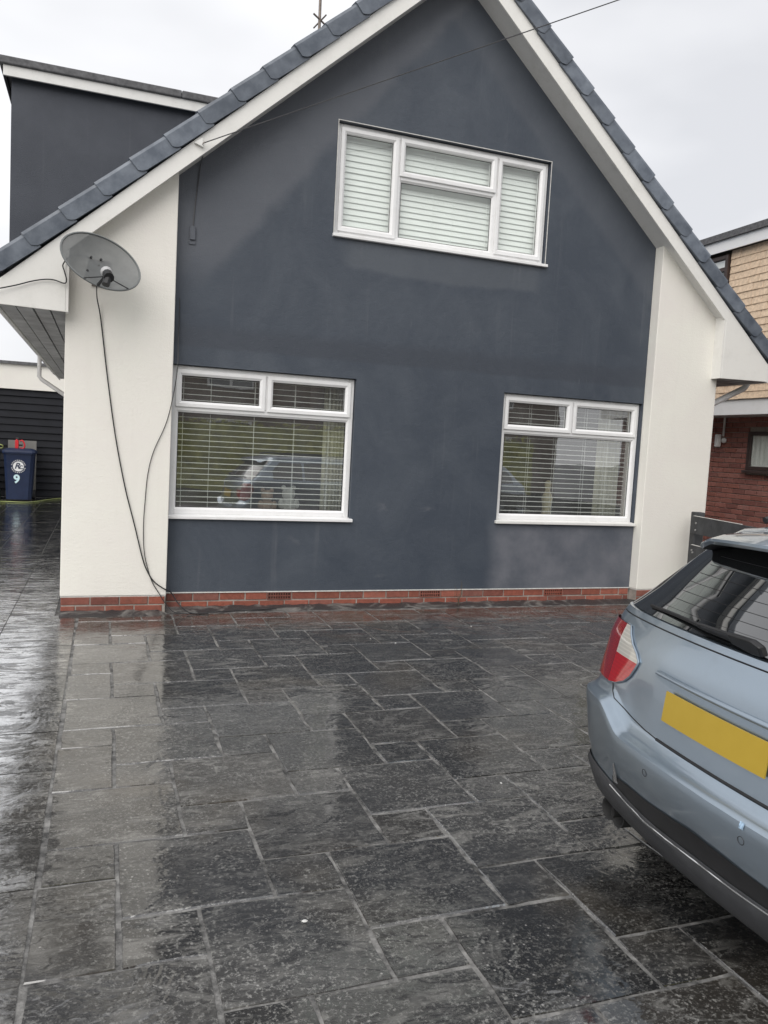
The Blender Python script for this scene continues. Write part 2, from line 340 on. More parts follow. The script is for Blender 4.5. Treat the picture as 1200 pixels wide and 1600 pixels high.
M['galv']=simple('aerial_metal',(.18,.15,.13),.5,.3,20,metal=.4)
M['hedge']=simple('hedge_leaf',(.36,.36,.085),.6,.5,3); M['roofbrown']=simple('brown_roof_tile',(.10,.065,.05),.8,.2,5)
M['stub']=simple('hedge_twig',(.06,.045,.03),.9)

# ------------------------------------------------------------------ ground
street=tag(MB().poly([(-150,-150,-.13),(150,-150,-.13),(150,150,-.13),(-150,150,-.13)]).build('ground',M['asphalt']),kind='structure')
pav=tag(MB().box(-40,40,-10.6,-8.6,-.126,-.016).build('pavement',M['concrete'],bevel=.02),kind='structure')
drive=tag(MB().box(-4.5,8.2,-8.59,14,-.125,-.0042).build('driveway',M['joint']),kind='structure')
MXS,MYS=.2408,.2362; AX,AY=1.042,-3.447; G=.0029
def slab_mesh(w,h,seed,i0=.006):
    rnd=random.Random(seed); b=MB(); n=4
    xs=[-w/2+i0,-w/6,w/6,w/2-i0]; ys=[-h/2+i0,-h/6,h/6,h/2-i0]
    jt=.005 if i0>.002 else 0
    rows=[[(x+rnd.uniform(-jt,jt),y+rnd.uniform(-jt,jt),rnd.uniform(-.0007,.0005)) for x in xs] for y in ys]
    b.grid(rows)
    ring=[0,1,2,3,7,11,15,14,13,12,8,4]; base=len(b.v)
    for q in ring:
        x,y,z=b.v[q]; b.v.append((math.copysign(w/2,x) if abs(x)>w/4 else x, math.copysign(h/2,y) if abs(y)>h/4 else y, -.012))
    for q in range(12): p=(q+1)%12; b.f.append((ring[q],base+q,base+p,ring[p]))
    return b.mesh('paving_slab',M['slab'],18)
CACHE={}
def slab_me(w,h,var,i0=.006):
    key=(round(w,3),round(h,3),var,i0)
    if key not in CACHE: CACHE[key]=slab_mesh(w,h,hash(key)&0xffff,i0)
    return CACHE[key]
rects=[]
for a in range(-60,60):
    for b in range(-60,60):
        i=2*a-b; j=a+2*b
        rects.append((i,j,2)); rects.append((i+2,j,1))
pieces=[]
XLINE=.068
for i,j,n in rects:
    x0=AX+i*MXS; x1=x0+n*MXS; y0=AY+j*MYS; y1=y0+n*MYS
    x0=max(x0,XLINE); x1=min(x1,6.95); y1=min(y1,-.17); y0=max(y0,-8.55)
    if x1-x0<.03 or y1-y0<.03: continue
    pieces.append((x0,x1,y0,y1))
rl=random.Random(3)
for (cx0,cx1) in ((-.42,XLINE),(-.91,-.42),(-1.40,-.91),(-1.89,-1.40),(-2.4,-1.89)):
    y=-8.5+rl.uniform(0,.4)
    while y<11.4:
        L=rl.choice((.236,.472,.472,.472)); y1=y+L
        a,b_=cx0,cx1
        if y1>-.14 and cx1>-.09:
            b_=-.09
        if y<-.145<y1 and cx1>-.09: y1=-.145; L=y1-y; b_=cx1
        if L>.05 and b_-a>.05: pieces.append((a,b_,y,y1))
        y=y1
def vis(p):
    c=Vector(((p[0]+p[1])/2,(p[2]+p[3])/2,0))-CAM; z=c.dot(fw)
    if z<.3: return -1
    x=600+1225*c.dot(r2)/z; y=800-1225*c.dot(u2)/z
    if x<-90 or x>1290 or y>1720: return -1
    if p[2]>0 and p[0]>-.1: return -1
    if p[0]>2.3 and p[3]<-4.3: return -1
    return (p[1]-p[0])*(p[3]-p[2])/z**3
pieces.sort(key=vis, reverse=True)
rest=MB()
for k,p in enumerate(pieces):
    x0,x1,y0,y1=p; w=x1-x0-2*G; h=y1-y0-2*G
    if k<296 and vis(p)>0:
        o=inst('paving_slab',slab_me(w,h,k%6,.0006 if x1<XLINE+.01 else .006),drive,((x0+x1)/2,(y0+y1)/2,rl.uniform(-.0015,.001)),(rl.uniform(-.0012,.0012),rl.uniform(-.0012,.0012),rl.uniform(-.005,.005)))
    else:
        z=rl.uniform(-.003,.001); n=len(rest.v)
        rest.box(x0+G,x1-G,y0+G,y1-G,-.02,z)
tag(rest.build('paving_slabs_beyond',M['slab'],drive),kind='stuff')
# mortar fillet along the foot of the house
fb=MB(); rr=random.Random(5); rows=[[],[],[],[]]
x=-.06
while x<6.35:
    yb=0 if .76<x<5.46 else -.12
    rows[0].append((x,yb+.02,.032+rr.uniform(-.006,.008))); rows[1].append((x,yb-.028+rr.uniform(-.008,.008),.020+rr.uniform(-.008,.006)))
    rows[2].append((x,yb-.075+rr.uniform(-.015,.012),.006)); rows[3].append((x,yb-.12+rr.uniform(-.03,.02),-.011)); x+=.07
fb.grid(rows[::-1])
k=NT('wet_mortar_fillet'); c=k.mix(k.ramp(k.noise(7,6,.7,k.pos((.5,1,1)),1),(.5,0.0),(.72,1.0)),(.035,.035,.036),(.24,.235,.22))
mf=k.done(k.bsdf(c,.35,k.bump(k.noise(40,5,.7),.7,.01),spec=.6))
fb.build('mortar_fillet',mf,drive,60)

# ------------------------------------------------------------------ the house
SL=.89; APX,APZ=3.14,5.66; YB=-.25
def zb(x): return APZ-SL*abs(x-APX)
EL,ER=-.52,6.80; DEPTH=8.6
house=tag(empty('house',(0,0,0)),'gabled house with dark grey rendered front between two cream piers','house')
OPEN=dict(up=(2.086,4.188,3.305,4.256), ll=(.762,2.359,.811,2.068), lr=(3.848,5.448,.826,2.060))
XL,XR=.76,5.459
wall=MB(); xs=sorted({XL,XR,APX,2.086,4.188,2.359,3.848,5.448,1.4,.762}); 
for a,b in zip(xs,xs[1:]):
    m=(a+b)/2; cuts=[(o[2],o[3]) for o in OPEN.values() if o[0]<m<o[1]]; cuts.sort(); z=.150
    for c0,c1 in cuts:
        wall.poly([(a,0,z),(b,0,z),(b,0,c0),(a,0,c0)]); z=c1
    wall.poly([(a,0,z),(b,0,z),(b,0,zb(b)+.06),(a,0,zb(a)+.06)])
for o in OPEN.values():
    x0,x1,z0,z1=o; D=.16
    wall.poly([(x0,0,z0),(x0,D,z0),(x0,D,z1),(x0,0,z1)]); wall.poly([(x1,0,z0),(x1,0,z1),(x1,D,z1),(x1,D,z0)])
    wall.poly([(x0,0,z1),(x0,D,z1),(x1,D,z1),(x1,0,z1)]); wall.poly([(x0,0,z0),(x1,0,z0),(x1,D,z0),(x0,D,z0)])
wall.poly([(XL,0,.150),(XL,.05,.150),(XR,.05,.150),(XR,0,.150)])
wall.build('wall',M['dark'],house)
MB().box(XL+.002,XR-.002,-.006,.02,.143,.152).build('render_bead',M['bead'],house)
# side and back walls
sw=MB(); sw.poly([(-.045,0,.15),(-.045,0,2.5),(-.045,DEPTH,2.5),(-.045,DEPTH,.15)]); sw.build('side_wall',M['cream'],house)
sw=MB(); sw.poly([(6.245,0,.15),(6.245,0,2.5),(6.245,DEPTH,2.5),(6.245,DEPTH,.15)]); sw.build('side_wall',M['cream'],house)
sw=MB(); sw.poly([(-.045,DEPTH,0),(6.245,DEPTH,0),(6.245,DEPTH,2.5),(3.14,DEPTH,5.7),(-.045,DEPTH,2.5)]); sw.build('back_wall',M['cream'],house)
def pier(x0,x1):
    b=MB(); pts=[(x0,-.12,.150),(x1,-.12,.150),(x1,-.12,zb(x1)+.05),(x0,-.12,zb(x0)+.05)]
    b.prism(pts,(0,.17,0)); b.build('pier',M['cream'],house,bevel=.006)
    MB().box(x0+.003,x1-.003,-.114,.05,.14,.1485).build('render_bead',M['bead'],house)
pier(-.06,.758); pier(5.461,6.262)
# brick plinth
pl=MB().box(-.05,.752,-.1105,.04,-.02,.148).box(.75,5.46,.0075,.05,-.02,.148).box(5.468,6.252,-.1105,.04,-.02,.148)
plo=pl.build('plinth',M['mortar'],house)
bm_cache={}
def brick_me(w,h=.064,d=.05,mat='brick',nm='brick'):
    key=(round(w,3),h,d,mat)
    if key not in bm_cache:
        e=.004; b=MB()
        o=[(-w/2,0,-h/2),(w/2,0,-h/2),(w/2,0,h/2),(-w/2,0,h/2)]
        f=[(-w/2+e,-e,-h/2+e),(w/2-e,-e,-h/2+e),(w/2-e,-e,h/2-e),(-w/2+e,-e,h/2-e)]
        bk=[(p[0],d,p[2]) for p in o]
        b.v=f+o+bk
        b.f=[(0,1,2,3)]+[(i,4+i,4+(i+1)%4,(i+1)%4) for i in range(4)]+[(4+i,8+i,8+(i+1)%4,4+(i+1)%4) for i in range(4)]
        bm_cache[key]=b.mesh(nm,M[mat])
    return bm_cache[key]
rb=random.Random(11)
AIR=(1.634,3.090,4.441)
def course(x0,x1,y,z,off,air=()):
    x=x0-off
    while x<x1-.02:
        a=max(x,x0); b=min(x+.225,x1)
        hit=[q for q in air if a<q+.215 and b>q]
        if hit:
            q=hit[0]
            if q-a>.04: inst('brick',brick_me(q-a-.01),plo,((a+q)/2,y+rb.uniform(-.002,.002),z))
            x=q+.220; air=[t for t in air if t!=q]; continue
        if b-a>.03: inst('brick',brick_me(b-a-.01),plo,((a+b)/2,y+rb.uniform(-.003,.003),z+rb.uniform(-.001,.001)))
        x=b if b==x1 else x+.225
for (x0,x1,y) in ((-.058,.752,-.112),(5.466,6.258,-.112)):
    course(x0,x1,y,.034,.11); course(x0,x1,y,.109,0)
course(.765,5.455,.006,.034,.10); course(.765,5.455,.006,.109,0,list(AIR))
for side_x,sgn in ((.7525,1),(5.4655,-1)):
    pass
ab=MB(); ab.box(-.1075,.1075,-.004,.04,-.033,-.026).box(-.1075,.1075,-.004,.04,.026,.033).box(-.1075,-.098,-.004,.04,-.026,.026).box(.098,.1075,-.004,.04,-.026,.026)
for q in range(1,9):
    xx=-.098+q*.196/9; ab.box(xx-.004,xx+.004,-.003,.002,-.026,.026)
ab.box(-.098,.098,-.0025,.03,-.005,.005).box(-.105,.105,.003,.0055,-.03,.03)
abm=ab.mesh('air_brick',M['brick']); abm.materials.append(simple('shaded_vent_hole',(.045,.016,.011),.9))  # dark terracotta backing, shade inside the holes put into its colour
for q in range(len(abm.polygons)-6,len(abm.polygons)): abm.polygons[q].material_index=1
for q in AIR: inst('air_brick',abm,plo,(q+.1075,.001,.109))

# ---- roof
roof=empty('roof',(0,0,0),house)
TH=.178
def slope_pt(s,side): # horizontal distance from apex -> x
    return APX+side*s
for side in (-1,1):
    half=(APX-EL)
    # barge board
    b=MB(); xe=APX+side*(half); xi=APX
    xbox=-.055 if side<0 else 6.20
    pts=[(xi,YB,zb(xi)),(xi,YB,zb(xi)+TH),(xe,YB,zb(xe)+TH-.03),(xe,YB,2.375),(xbox,YB,2.365),(xbox,YB,zb(xbox))]
    b.prism(pts,(0,.024,0)); b.build('barge_board',M['barge'],house,bevel=.003)
    # box end return
    b=MB().box(min(xbox,xbox-side*.02),max(xbox,xbox-side*.02),YB+.002,-.002 if side<0 else -.005,2.366,zb(xbox)+.10)
    b.build('box_end_return',M['barge'],house)
    # soffit under the verge
    b=MB(); z0=.03
    b.prism([(xi,YB+.024,zb(xi)+z0),(xbox,YB+.024,zb(xbox)+z0),(xbox,YB+.024,zb(xbox)+z0+.015),(xi,YB+.024,zb(xi)+z0+.015)],(0,.30,0))
    b.build('verge_soffit',M['upvc_dirty'],house)
    # sheathing slab
    b=MB(); t0=.19; t1=.30
    b.prism([(xi,YB+.03,zb(xi)+t0),(xe+side*.03,YB+.03,zb(xe+side*.03)+t0),(xe+side*.03,YB+.03,zb(xe+side*.03)+t1),(xi,YB+.03,zb(xi)+t1)],(0,DEPTH+.6,0))
    b.build('roof_slope',M['tile'],roof)
    # eaves soffit boards and fascia
    xin=-.045 if side<0 else 6.245
    n=4; wdt=abs(xe-xin)/n
    for q in range(n):
        a=xin+side*wdt*q; c=xin+side*wdt*(q+1)
        MB().box(min(a,c)+.006,max(a,c)-.006,YB+.03,DEPTH-.2,2.372+rb.uniform(-.004,.004),2.388).build('soffit_board',M['soffit'],house)
    MB().box(min(xin,xe)+.01,max(xin,xe)-.01,YB+.03,DEPTH-.2,2.395,2.41).build('soffit_backing',M['felt'],house)
    MB().box(min(xe,xe+side*.02),max(xe,xe+side*.02),YB+.001,DEPTH,2.366,zb(xe)+.16).build('fascia',M['upvc_dirty'],house)
    gx=xe+side*.075; g=MB(); rows=[]
    for y in (YB+.02,DEPTH):
        rows.append([(gx+.055*math.cos(t),y,2.50+.055*math.sin(t)) for t in [math.pi+math.pi*q/8 for q in range(9)]])
    g.grid(rows); gt=g.build('gutter',M['pipe'],house,50); m=gt.modifiers.new('s','SOLIDIFY'); m.thickness=.004
# downpipes with swan necks at the rear of each eaves
MB().tube([(-.59,4.75,2.46),(-.59,4.75,2.17),(-.56,4.75,2.13),(-.14,4.75,1.86),(-.09,4.75,1.80),(-.09,4.75,.02)],.027,8).build('downpipe',M['pipe'],house,50)
MB().tube([(6.875,.1,2.47),(6.875,.1,2.375),(6.84,.1,2.33),(6.36,.1,2.10),(6.30,.1,2.04),(6.30,.1,.02)],.034,8).build('downpipe',M['upvc'],house,50)
# verge tiles
def verge_tile(side):
    # local: s runs down the slope horizontally (0..p), tile drawn in xz with y depth
    p=.2465; b=MB(); ov=.05
    ang=math.atan(SL); ux,uz=side*math.cos(ang),-math.sin(ang); nx,nz=side*math.sin(ang),math.cos(ang)
    Ls=p/math.cos(ang)+ov
    def P(s,h,y): return (ux*s+nx*h, y, uz*s+nz*h)
    lift0,lift1=0.0,.014      # lower end rides on the next tile
    def prof(s): # bottom edge of the verge flange: rounded at the lower end
        t=(s-(Ls-.06))/.06
        return -.125+ (0 if t<0 else .030*t*t)
    ss=[0,.08,.16,Ls-.06,Ls-.04,Ls-.02,Ls]
    rows=[]
    front=-.022
    def prof_row(y_pts):
        return y_pts
    N=len(ss)
    A=[P(s,prof(s)+lift1*s/Ls,front+.0-.012*s/Ls) for s in ss]; B=[P(s,-.012+lift1*s/Ls,front-.004-.012*s/Ls) for s in ss]
    C=[P(s,.010+lift1*s/Ls,front+.004-.012*s/Ls) for s in ss]; D=[P(s,.020+lift1*s/Ls,.05) for s in ss]; E_=[P(s,.014+lift1*s/Ls,.33) for s in ss]
    E2=[P(s,-.02+lift1*s/Ls,.33) for s in ss]; F=[P(s,prof(s)+lift1*s/Ls,.006) for s in ss]
    b.grid([A,B,C,D,E_,E2]); b.grid([F,A])
    # lower end cap
    b.poly([A[-1],B[-1],C[-1],D[-1],E_[-1],E2[-1],P(Ls,-.02+lift1,.02),F[-1]])
    return b.mesh('verge_tile',M['tile'],18),p
for side in (-1,1):
    me,p=verge_tile(side); half=APX-EL+.04; n=int(math.ceil(half/p))
    for q in range(n+1):
        s=half-(q+1)*p
        x=APX+side*s
        if s<-.01: continue
        base=APZ+TH+.15-SL*s
        inst('verge_tile',me,roof,(x,YB+rb.uniform(-.003,.003),base),(0,rb.uniform(-.006,.006),0))
rg=MB(); 
for q in range(20):
    y0=YB-.02+q*.45; rows=[[(APX+.13*math.cos(t),y,APZ+.30+.10*math.sin(t)) for t in [math.pi*j/8 for j in range(9)]] for y in (y0,y0+.44)]
    rg=MB(); rg.grid(rows); o=rg.build('ridge_tile',M['tile'],roof,40); m=o.modifiers.new('s','SOLIDIFY'); m.thickness=.015
# ---- dormer on the left slope
dm=empty('dormer',(0,0,0),house); DY=.5; DX=-.526
def ztop(x): return zb(x)+.30
b=MB(); b.prism([(DX,DY,2.9),(2.0,DY,2.9),(2.0,DY,4.30),(DX,DY,4.30)],(0,5.2,0)); b.build('cheek_wall',mat_cheek(),dm)
MB().box(DX-.055,2.1,DY-.07,DY-.05,4.268,4.348).build('fascia',M['upvc_dirty'],dm)
MB().box(DX-.055,DX-.035,DY-.048,DY+5.3,4.268,4.348).build('fascia',M['shutter'],dm)
MB().box(DX-.034,2.1,DY-.049,DY+5.3,4.30,4.345).build('roof_deck',M['felt'],dm)
for (a,c) in ((DX-.085,.80),(.803,2.12)):
    MB().prism([(a,DY-.095,4.35),(c,DY-.095,4.35),(c,DY-.095,4.41),(a,DY-.095,4.41)],(0,.12,0)).build('felt_capping',M['felt'],dm,bevel=.008)
MB().box(DX-.085,DX-.03,DY+.026,DY+5.3,4.35,4.408).build('felt_capping',M['felt'],dm,bevel=.008)

# ---- windows
def window(key, layout, drop_sill=.035, sill_ext=.02):
    x0,x1,z0,z1=OPEN[key]; w=empty('window',(0,0,0),house); yf=.045; T=.045; d=.07
    fr=MB(); g=.004
    x0i,x1i,z0i,z1i=x0+g,x1-g,z0+g,z1-g
    fr.box(x0i,x0i+T,yf,yf+d,z0i,z1i).box(x1i-T,x1i,yf,yf+d,z0i,z1i).box(x0i+T,x1i-T,yf,yf+d,z0i,z0i+T).box(x0i+T,x1i-T,yf,yf+d,z1i-T,z1i)
    for kind,a in layout['bars']:
        if kind=='v': fr.box(a[0]-.022,a[0]+.022,yf+.003,yf+d,a[1],a[2])
        else: fr.box(a[1],a[2],yf+.002,yf+d-.002,a[0]-.022,a[0]+.022)
    fr.build('frame',M['upvc'],w,bevel=.006)
    for (a,b_,c,e,opening) in layout['cells']:
        if opening:
            s=.048; sb=MB(); yo=yf-.016
            a2,b2,c2,e2=a-.012,b_+.012,c-.012,e+.012
            # mitred sash with chamfered inner edge
            o=[(a2,c2),(b2,c2),(b2,e2),(a2,e2)]; i1=[(a2+s*.6,c2+s*.6),(b2-s*.6,c2+s*.6),(b2-s*.6,e2-s*.6),(a2+s*.6,e2-s*.6)]; i2=[(a2+s,c2+s),(b2-s,c2+s),(b2-s,e2-s),(a2+s,e2-s)]
            sb.v=[(p[0],yf+.001,p[1]) for p in o]+[(p[0],yo,p[1]) for p in o]+[(p[0],yo,p[1]) for p in i1]+[(p[0],yo+.014,p[1]) for p in i2]+[(p[0],yf+.05,p[1]) for p in i2]
            for L in range(4):
                for q in range(4): r_=(q+1)%4; sb.f.append((L*4+q,L*4+r_,L*4+4+r_,L*4+4+q))
            sb.build('sash',M['upvc'],w,bevel=.003)
            pa=(a2+s,b2-s,c2+s,e2-s)
        else:
            s=.014; sb=MB(); yo=yf+.002
            o=[(a,c),(b_,c),(b_,e),(a,e)]; i2=[(a+s,c+s),(b_-s,c+s),(b_-s,e-s),(a+s,e-s)]
            sb.v=[(p[0],yo+.004,p[1]) for p in o]+[(p[0],yo+.018,p[1]) for p in i2]
            for q in range(4): r_=(q+1)%4; sb.f.append((q,r_,4+r_,4+q))
            sb.build('glazing_bead',M['upvc'],w); pa=(a+s,b_-s,c+s,e-s)
        gs=MB(); rr2=.0015
        # black gasket line then pane
        gs.poly([(pa[0]-.004,yf+.024,pa[2]-.004),(pa[1]+.004,yf+.024,pa[2]-.004),(pa[1]+.004,yf+.024,pa[3]+.004),(pa[0]-.004,yf+.024,pa[3]+.004)])
        gs.build('pane',M['glass_clear' if key=='up' else 'glass'],w)
        k=MB(); t=.004
        k.box(pa[0],pa[0]+t,yf+.019,yf+.023,pa[2],pa[3]).box(pa[1]-t,pa[1],yf+.019,yf+.023,pa[2],pa[3]).box(pa[0]+t,pa[1]-t,yf+.019,yf+.023,pa[2],pa[2]+t).box(pa[0]+t,pa[1]-t,yf+.019,yf+.023,pa[3]-t,pa[3])
        k.build('gasket',M['black'],w)
    se0,se1=sill_ext if isinstance(sill_ext,tuple) else (sill_ext,sill_ext)
    sl=MB(); sl.prism([(x0-se0,-.035,z0-.030),(x0-se0,-.035,z0-.004),(x0-se0,.05,z0+.006),(x0-se0,.05,z0-.030)],(x1-x0+se0+se1,0,0)); sl.build('sill',M['upvc_dirty'] if key=='lr' else M['upvc'],w,bevel=.004)
    return w
T=.049
x0,x1,z0,z1=OPEN['up']; m1,m2,zt=2.668,3.645,3.885
window('up',dict(bars=[('v',(m1,z0+.04,z1-.04)),('v',(m2,z0+.04,z1-.04)),('h',(zt,m1+.022,m2-.022))],
  cells=[(x0+T,m1-.022,z0+T,z1-T,1),(m1+.022,m2-.022,zt+.022,z1-T,1),(m1+.022,m2-.022,z0+T,zt-.022,0),(m2+.022,x1-T,z0+T,z1-T,1)]),sill_ext=(.015,.02))
x0,x1,z0,z1=OPEN['ll']; m1,zt=1.560,1.712
window('ll',dict(bars=[('h',(zt,x0+.04,x1-.04)),('v',(m1,zt+.022,z1-.04))],
  cells=[(x0+T,m1-.022,zt+.022,z1-T,1),(m1+.022,x1-T,zt+.022,z1-T,1),(x0+T,x1-T,z0+T,zt-.022,0)]),sill_ext=(.0,.02))
x0,x1,z0,z1=OPEN['lr']; m1,zt=4.645,1.702
window('lr',dict(bars=[('h',(zt,x0+.04,x1-.04)),('v',(m1,zt+.022,z1-.04))],
  cells=[(x0+T,m1-.022,zt+.022,z1-T,1),(m1+.022,x1-T,zt+.022,z1-T,1),(x0+T,x1-T,z0+T,zt-.022,0)]),sill_ext=(.015,.008))
# thin pale bead round the upper opening
x0,x1,z0,z1=OPEN['up']
MB().box(x0-.008,x1+.008,-.005,.004,z1+.001,z1+.007).box(x1+.001,x1+.007,-.0051,.004,z0,z1).box(x0-.007,x0-.001,-.0051,.004,z0,z1).build('render_bead',M['bead'],house)
# rooms
rm=MB()
def room(x0,x1,z0,z1,y1):
    q=MB(); q.poly([(x0,y1,z0),(x1,y1,z0),(x1,y1,z1),(x0,y1,z1)]); q.poly([(x0,.17,z0),(x0,y1,z0),(x0,y1,z1),(x0,.17,z1)]); q.poly([(x1,.17,z0),(x1,.17,z1),(x1,y1,z1),(x1,y1,z0)])
    q.poly([(x0,.17,z1),(x0,y1,z1),(x1,y1,z1),(x1,.17,z1)]); q.build('room_wall',M['interior'],house)
    MB().poly([(x0,.17,z0),(x1,.17,z0),(x1,y1,z0),(x0,y1,z0)]).build('room_floor',M['floor_in'],house)
room(.1,3.05,.2,2.45,3.6); room(3.15,6.1,.2,2.45,3.6); room(1.3,5.0,2.55,4.35,2.5)
for (x0,x1,z0,z1) in OPEN.values():   # inner lining so no sky leaks round the frame
    pass
q=MB(); 
for a,b,c,e in ((.1,.75,.2,2.45),(2.365,3.05,.2,2.45),(3.15,3.84,.2,2.45),(5.42,6.1,.2,2.45),(.75,2.365,.2,.80),(.75,2.365,2.075,2.45),(3.84,5.42,.2,.815),(3.84,5.42,2.065,2.45),(1.3,2.08,2.55,4.35),(4.195,5.0,2.55,4.35),(2.08,4.195,2.55,3.3),(2.08,4.195,4.26,4.35)):
    q.poly([(a,.165,c),(b,.165,c),(b,.165,e),(a,.165,e)])
q.build('inner_wall',M['interior'],house)
MB().box(.75,2.365,.165,.36,.79,.81).build('window_board',M['upvc'],house); MB().box(3.84,5.42,.165,.36,.80,.822).build('window_board',M['upvc'],house)

# ---- blinds, curtains, ornaments (things hanging or standing inside)
def blind(x0,x1,z0,z1,y,gap,tilt,mat,label,wd=.036,cords=()):
    t=tag(empty('venetian_blind',((x0+x1)/2,y,z1)),label,'blind'); W2=(x1-x0)/2
    MB().box(-W2,W2,-.025,.025,-.03,0).build('headrail',M[mat],t)
    c,s=math.cos(tilt),math.sin(tilt); h=wd/2
    pts=[(-h*c,-h*s),(0,.003),(h*c,h*s)]
    b=MB(); 
    b.grid([[(-W2,p[0],p[1]) for p in pts],[(W2,p[0],p[1]) for p in pts]]); b.grid([[(-W2,p[0],p[1]-.002) for p in pts],[(W2,p[0],p[1]-.0022) for p in pts]])
    b.poly([(-W2,pts[0][0],pts[0][1]),(W2,pts[0][0],pts[0][1]),(W2,pts[0][0],pts[0][1]-.0022),(-W2,pts[0][0],pts[0][1]-.0022)])
    me=b.mesh('slat',M[mat]); z=-.05; rr=random.Random(int(x0*100))
    while z>-(z1-z0)+.02:
        inst('slat',me,t,(0,0,z+rr.uniform(-.0015,.0015)),(rr.uniform(-.02,.02),rr.uniform(-.002,.002),0)); z-=gap
    MB().box(-W2,W2,-.018,.018,-(z1-z0),-(z1-z0)+.014).build('bottom_rail',M[mat],t)
    for cx in cords:
        MB().tube([(cx,-.026,-.02),(cx,-.026,-(z1-z0)+.01)],.0018,4).build('ladder_cord',M[mat],t)
        MB().tube([(cx+.006,.026,-.02),(cx+.006,.026,-(z1-z0)+.01)],.0018,4).build('ladder_cord',M[mat],t)
    return t
blind(.79,2.33,.83,2.03,.155,.0485,R(4),'blind','open white venetian blind behind the lower left window by the long cable',cords=(-.69,-.46,-.08,.28,.60))
blind(3.88,5.385,.84,2.03,.155,.0485,R(4),'blind','open white venetian blind behind the lower right window near the car',cords=(-.40,-.10,.25,.52))
blind(2.12,4.16,3.33,4.22,.135,.0515,R(77),'blind_up','nearly closed pale green venetian blind behind the upstairs window',wd=.058,cords=(-.5,-.1,.1,.45))
def curtain(x0,x1,z0,z1,y,label,seed):
    rnd=random.Random(seed); rows=[[],[]]; n=44
    for k in range(n+1):
        t=k/n; x=x0+(x1-x0)*t; d=.022*math.sin(t*38+rnd.uniform(-.3,.3))+.008*math.sin(t*90)
        rows[0].append((x,y+d*1.2,z0)); rows[1].append((x,y+d*.8,z1))
    o=MB().grid(rows).build('curtain',M['curtain'],None,70); m=o.modifiers.new('s','SOLIDIFY'); m.thickness=.003
    tag(o,label,'curtain','curtains drawn aside behind the lower windows')
curtain(2.16,2.36,.3,2.2,.32,'cream curtain drawn aside behind the lower left window','a')
curtain(5.16,5.44,.3,2.2,.32,'cream curtain drawn aside behind the lower right window','b')
# ivory figurine on the right window board
k=MB(); k.lathe([(.0,0),(.058,0),(.060,.02),(.050,.06),(.044,.12),(.052,.17),(.058,.215),(.046,.25),(.030,.285),(.022,.30),(.030,.325),(.036,.355),(.030,.385),(.012,.40),(0,.402)],(4.59,.31,.822),14)
o=k.build('figurine',M['ornament'],None,60); tag(o,'tall ivory figurine standing inside the lower right window','ornament')
def plush(x,y,z,s,mat,label):
    b=MB()
    def ball(c,r,sx=1,sz=1): b.lathe([(r*math.sin(math.pi*i/8)*sx,-r*math.cos(math.pi*i/8)*sz) for i in range(9)],c,12)
    ball((0,0,.09*s),.09*s,1,1); ball((0,-.01,.22*s),.075*s); ball((-.055*s,0,.285*s),.028*s); ball((.055*s,0,.285*s),.028*s)
    ball((-.085*s,-.03,.11*s),.035*s,1,1.5); ball((.085*s,-.03,.11*s),.035*s,1,1.5); ball((-.05*s,-.08*s,.03*s),.04*s); ball((.05*s,-.08*s,.03*s),.04*s); ball((0,-.075*s,.205*s),.03*s)
    o=b.build('soft_toy',mat,None,80,loc=(x,y,z)); tag(o,label,'toy')
plush(1.66,.33,.81,.75,M['plush2'],'tan soft toy sitting behind the lower left window')
plush(1.86,.34,.81,.85,M['plush1'],'white soft toy sitting behind the lower left window')

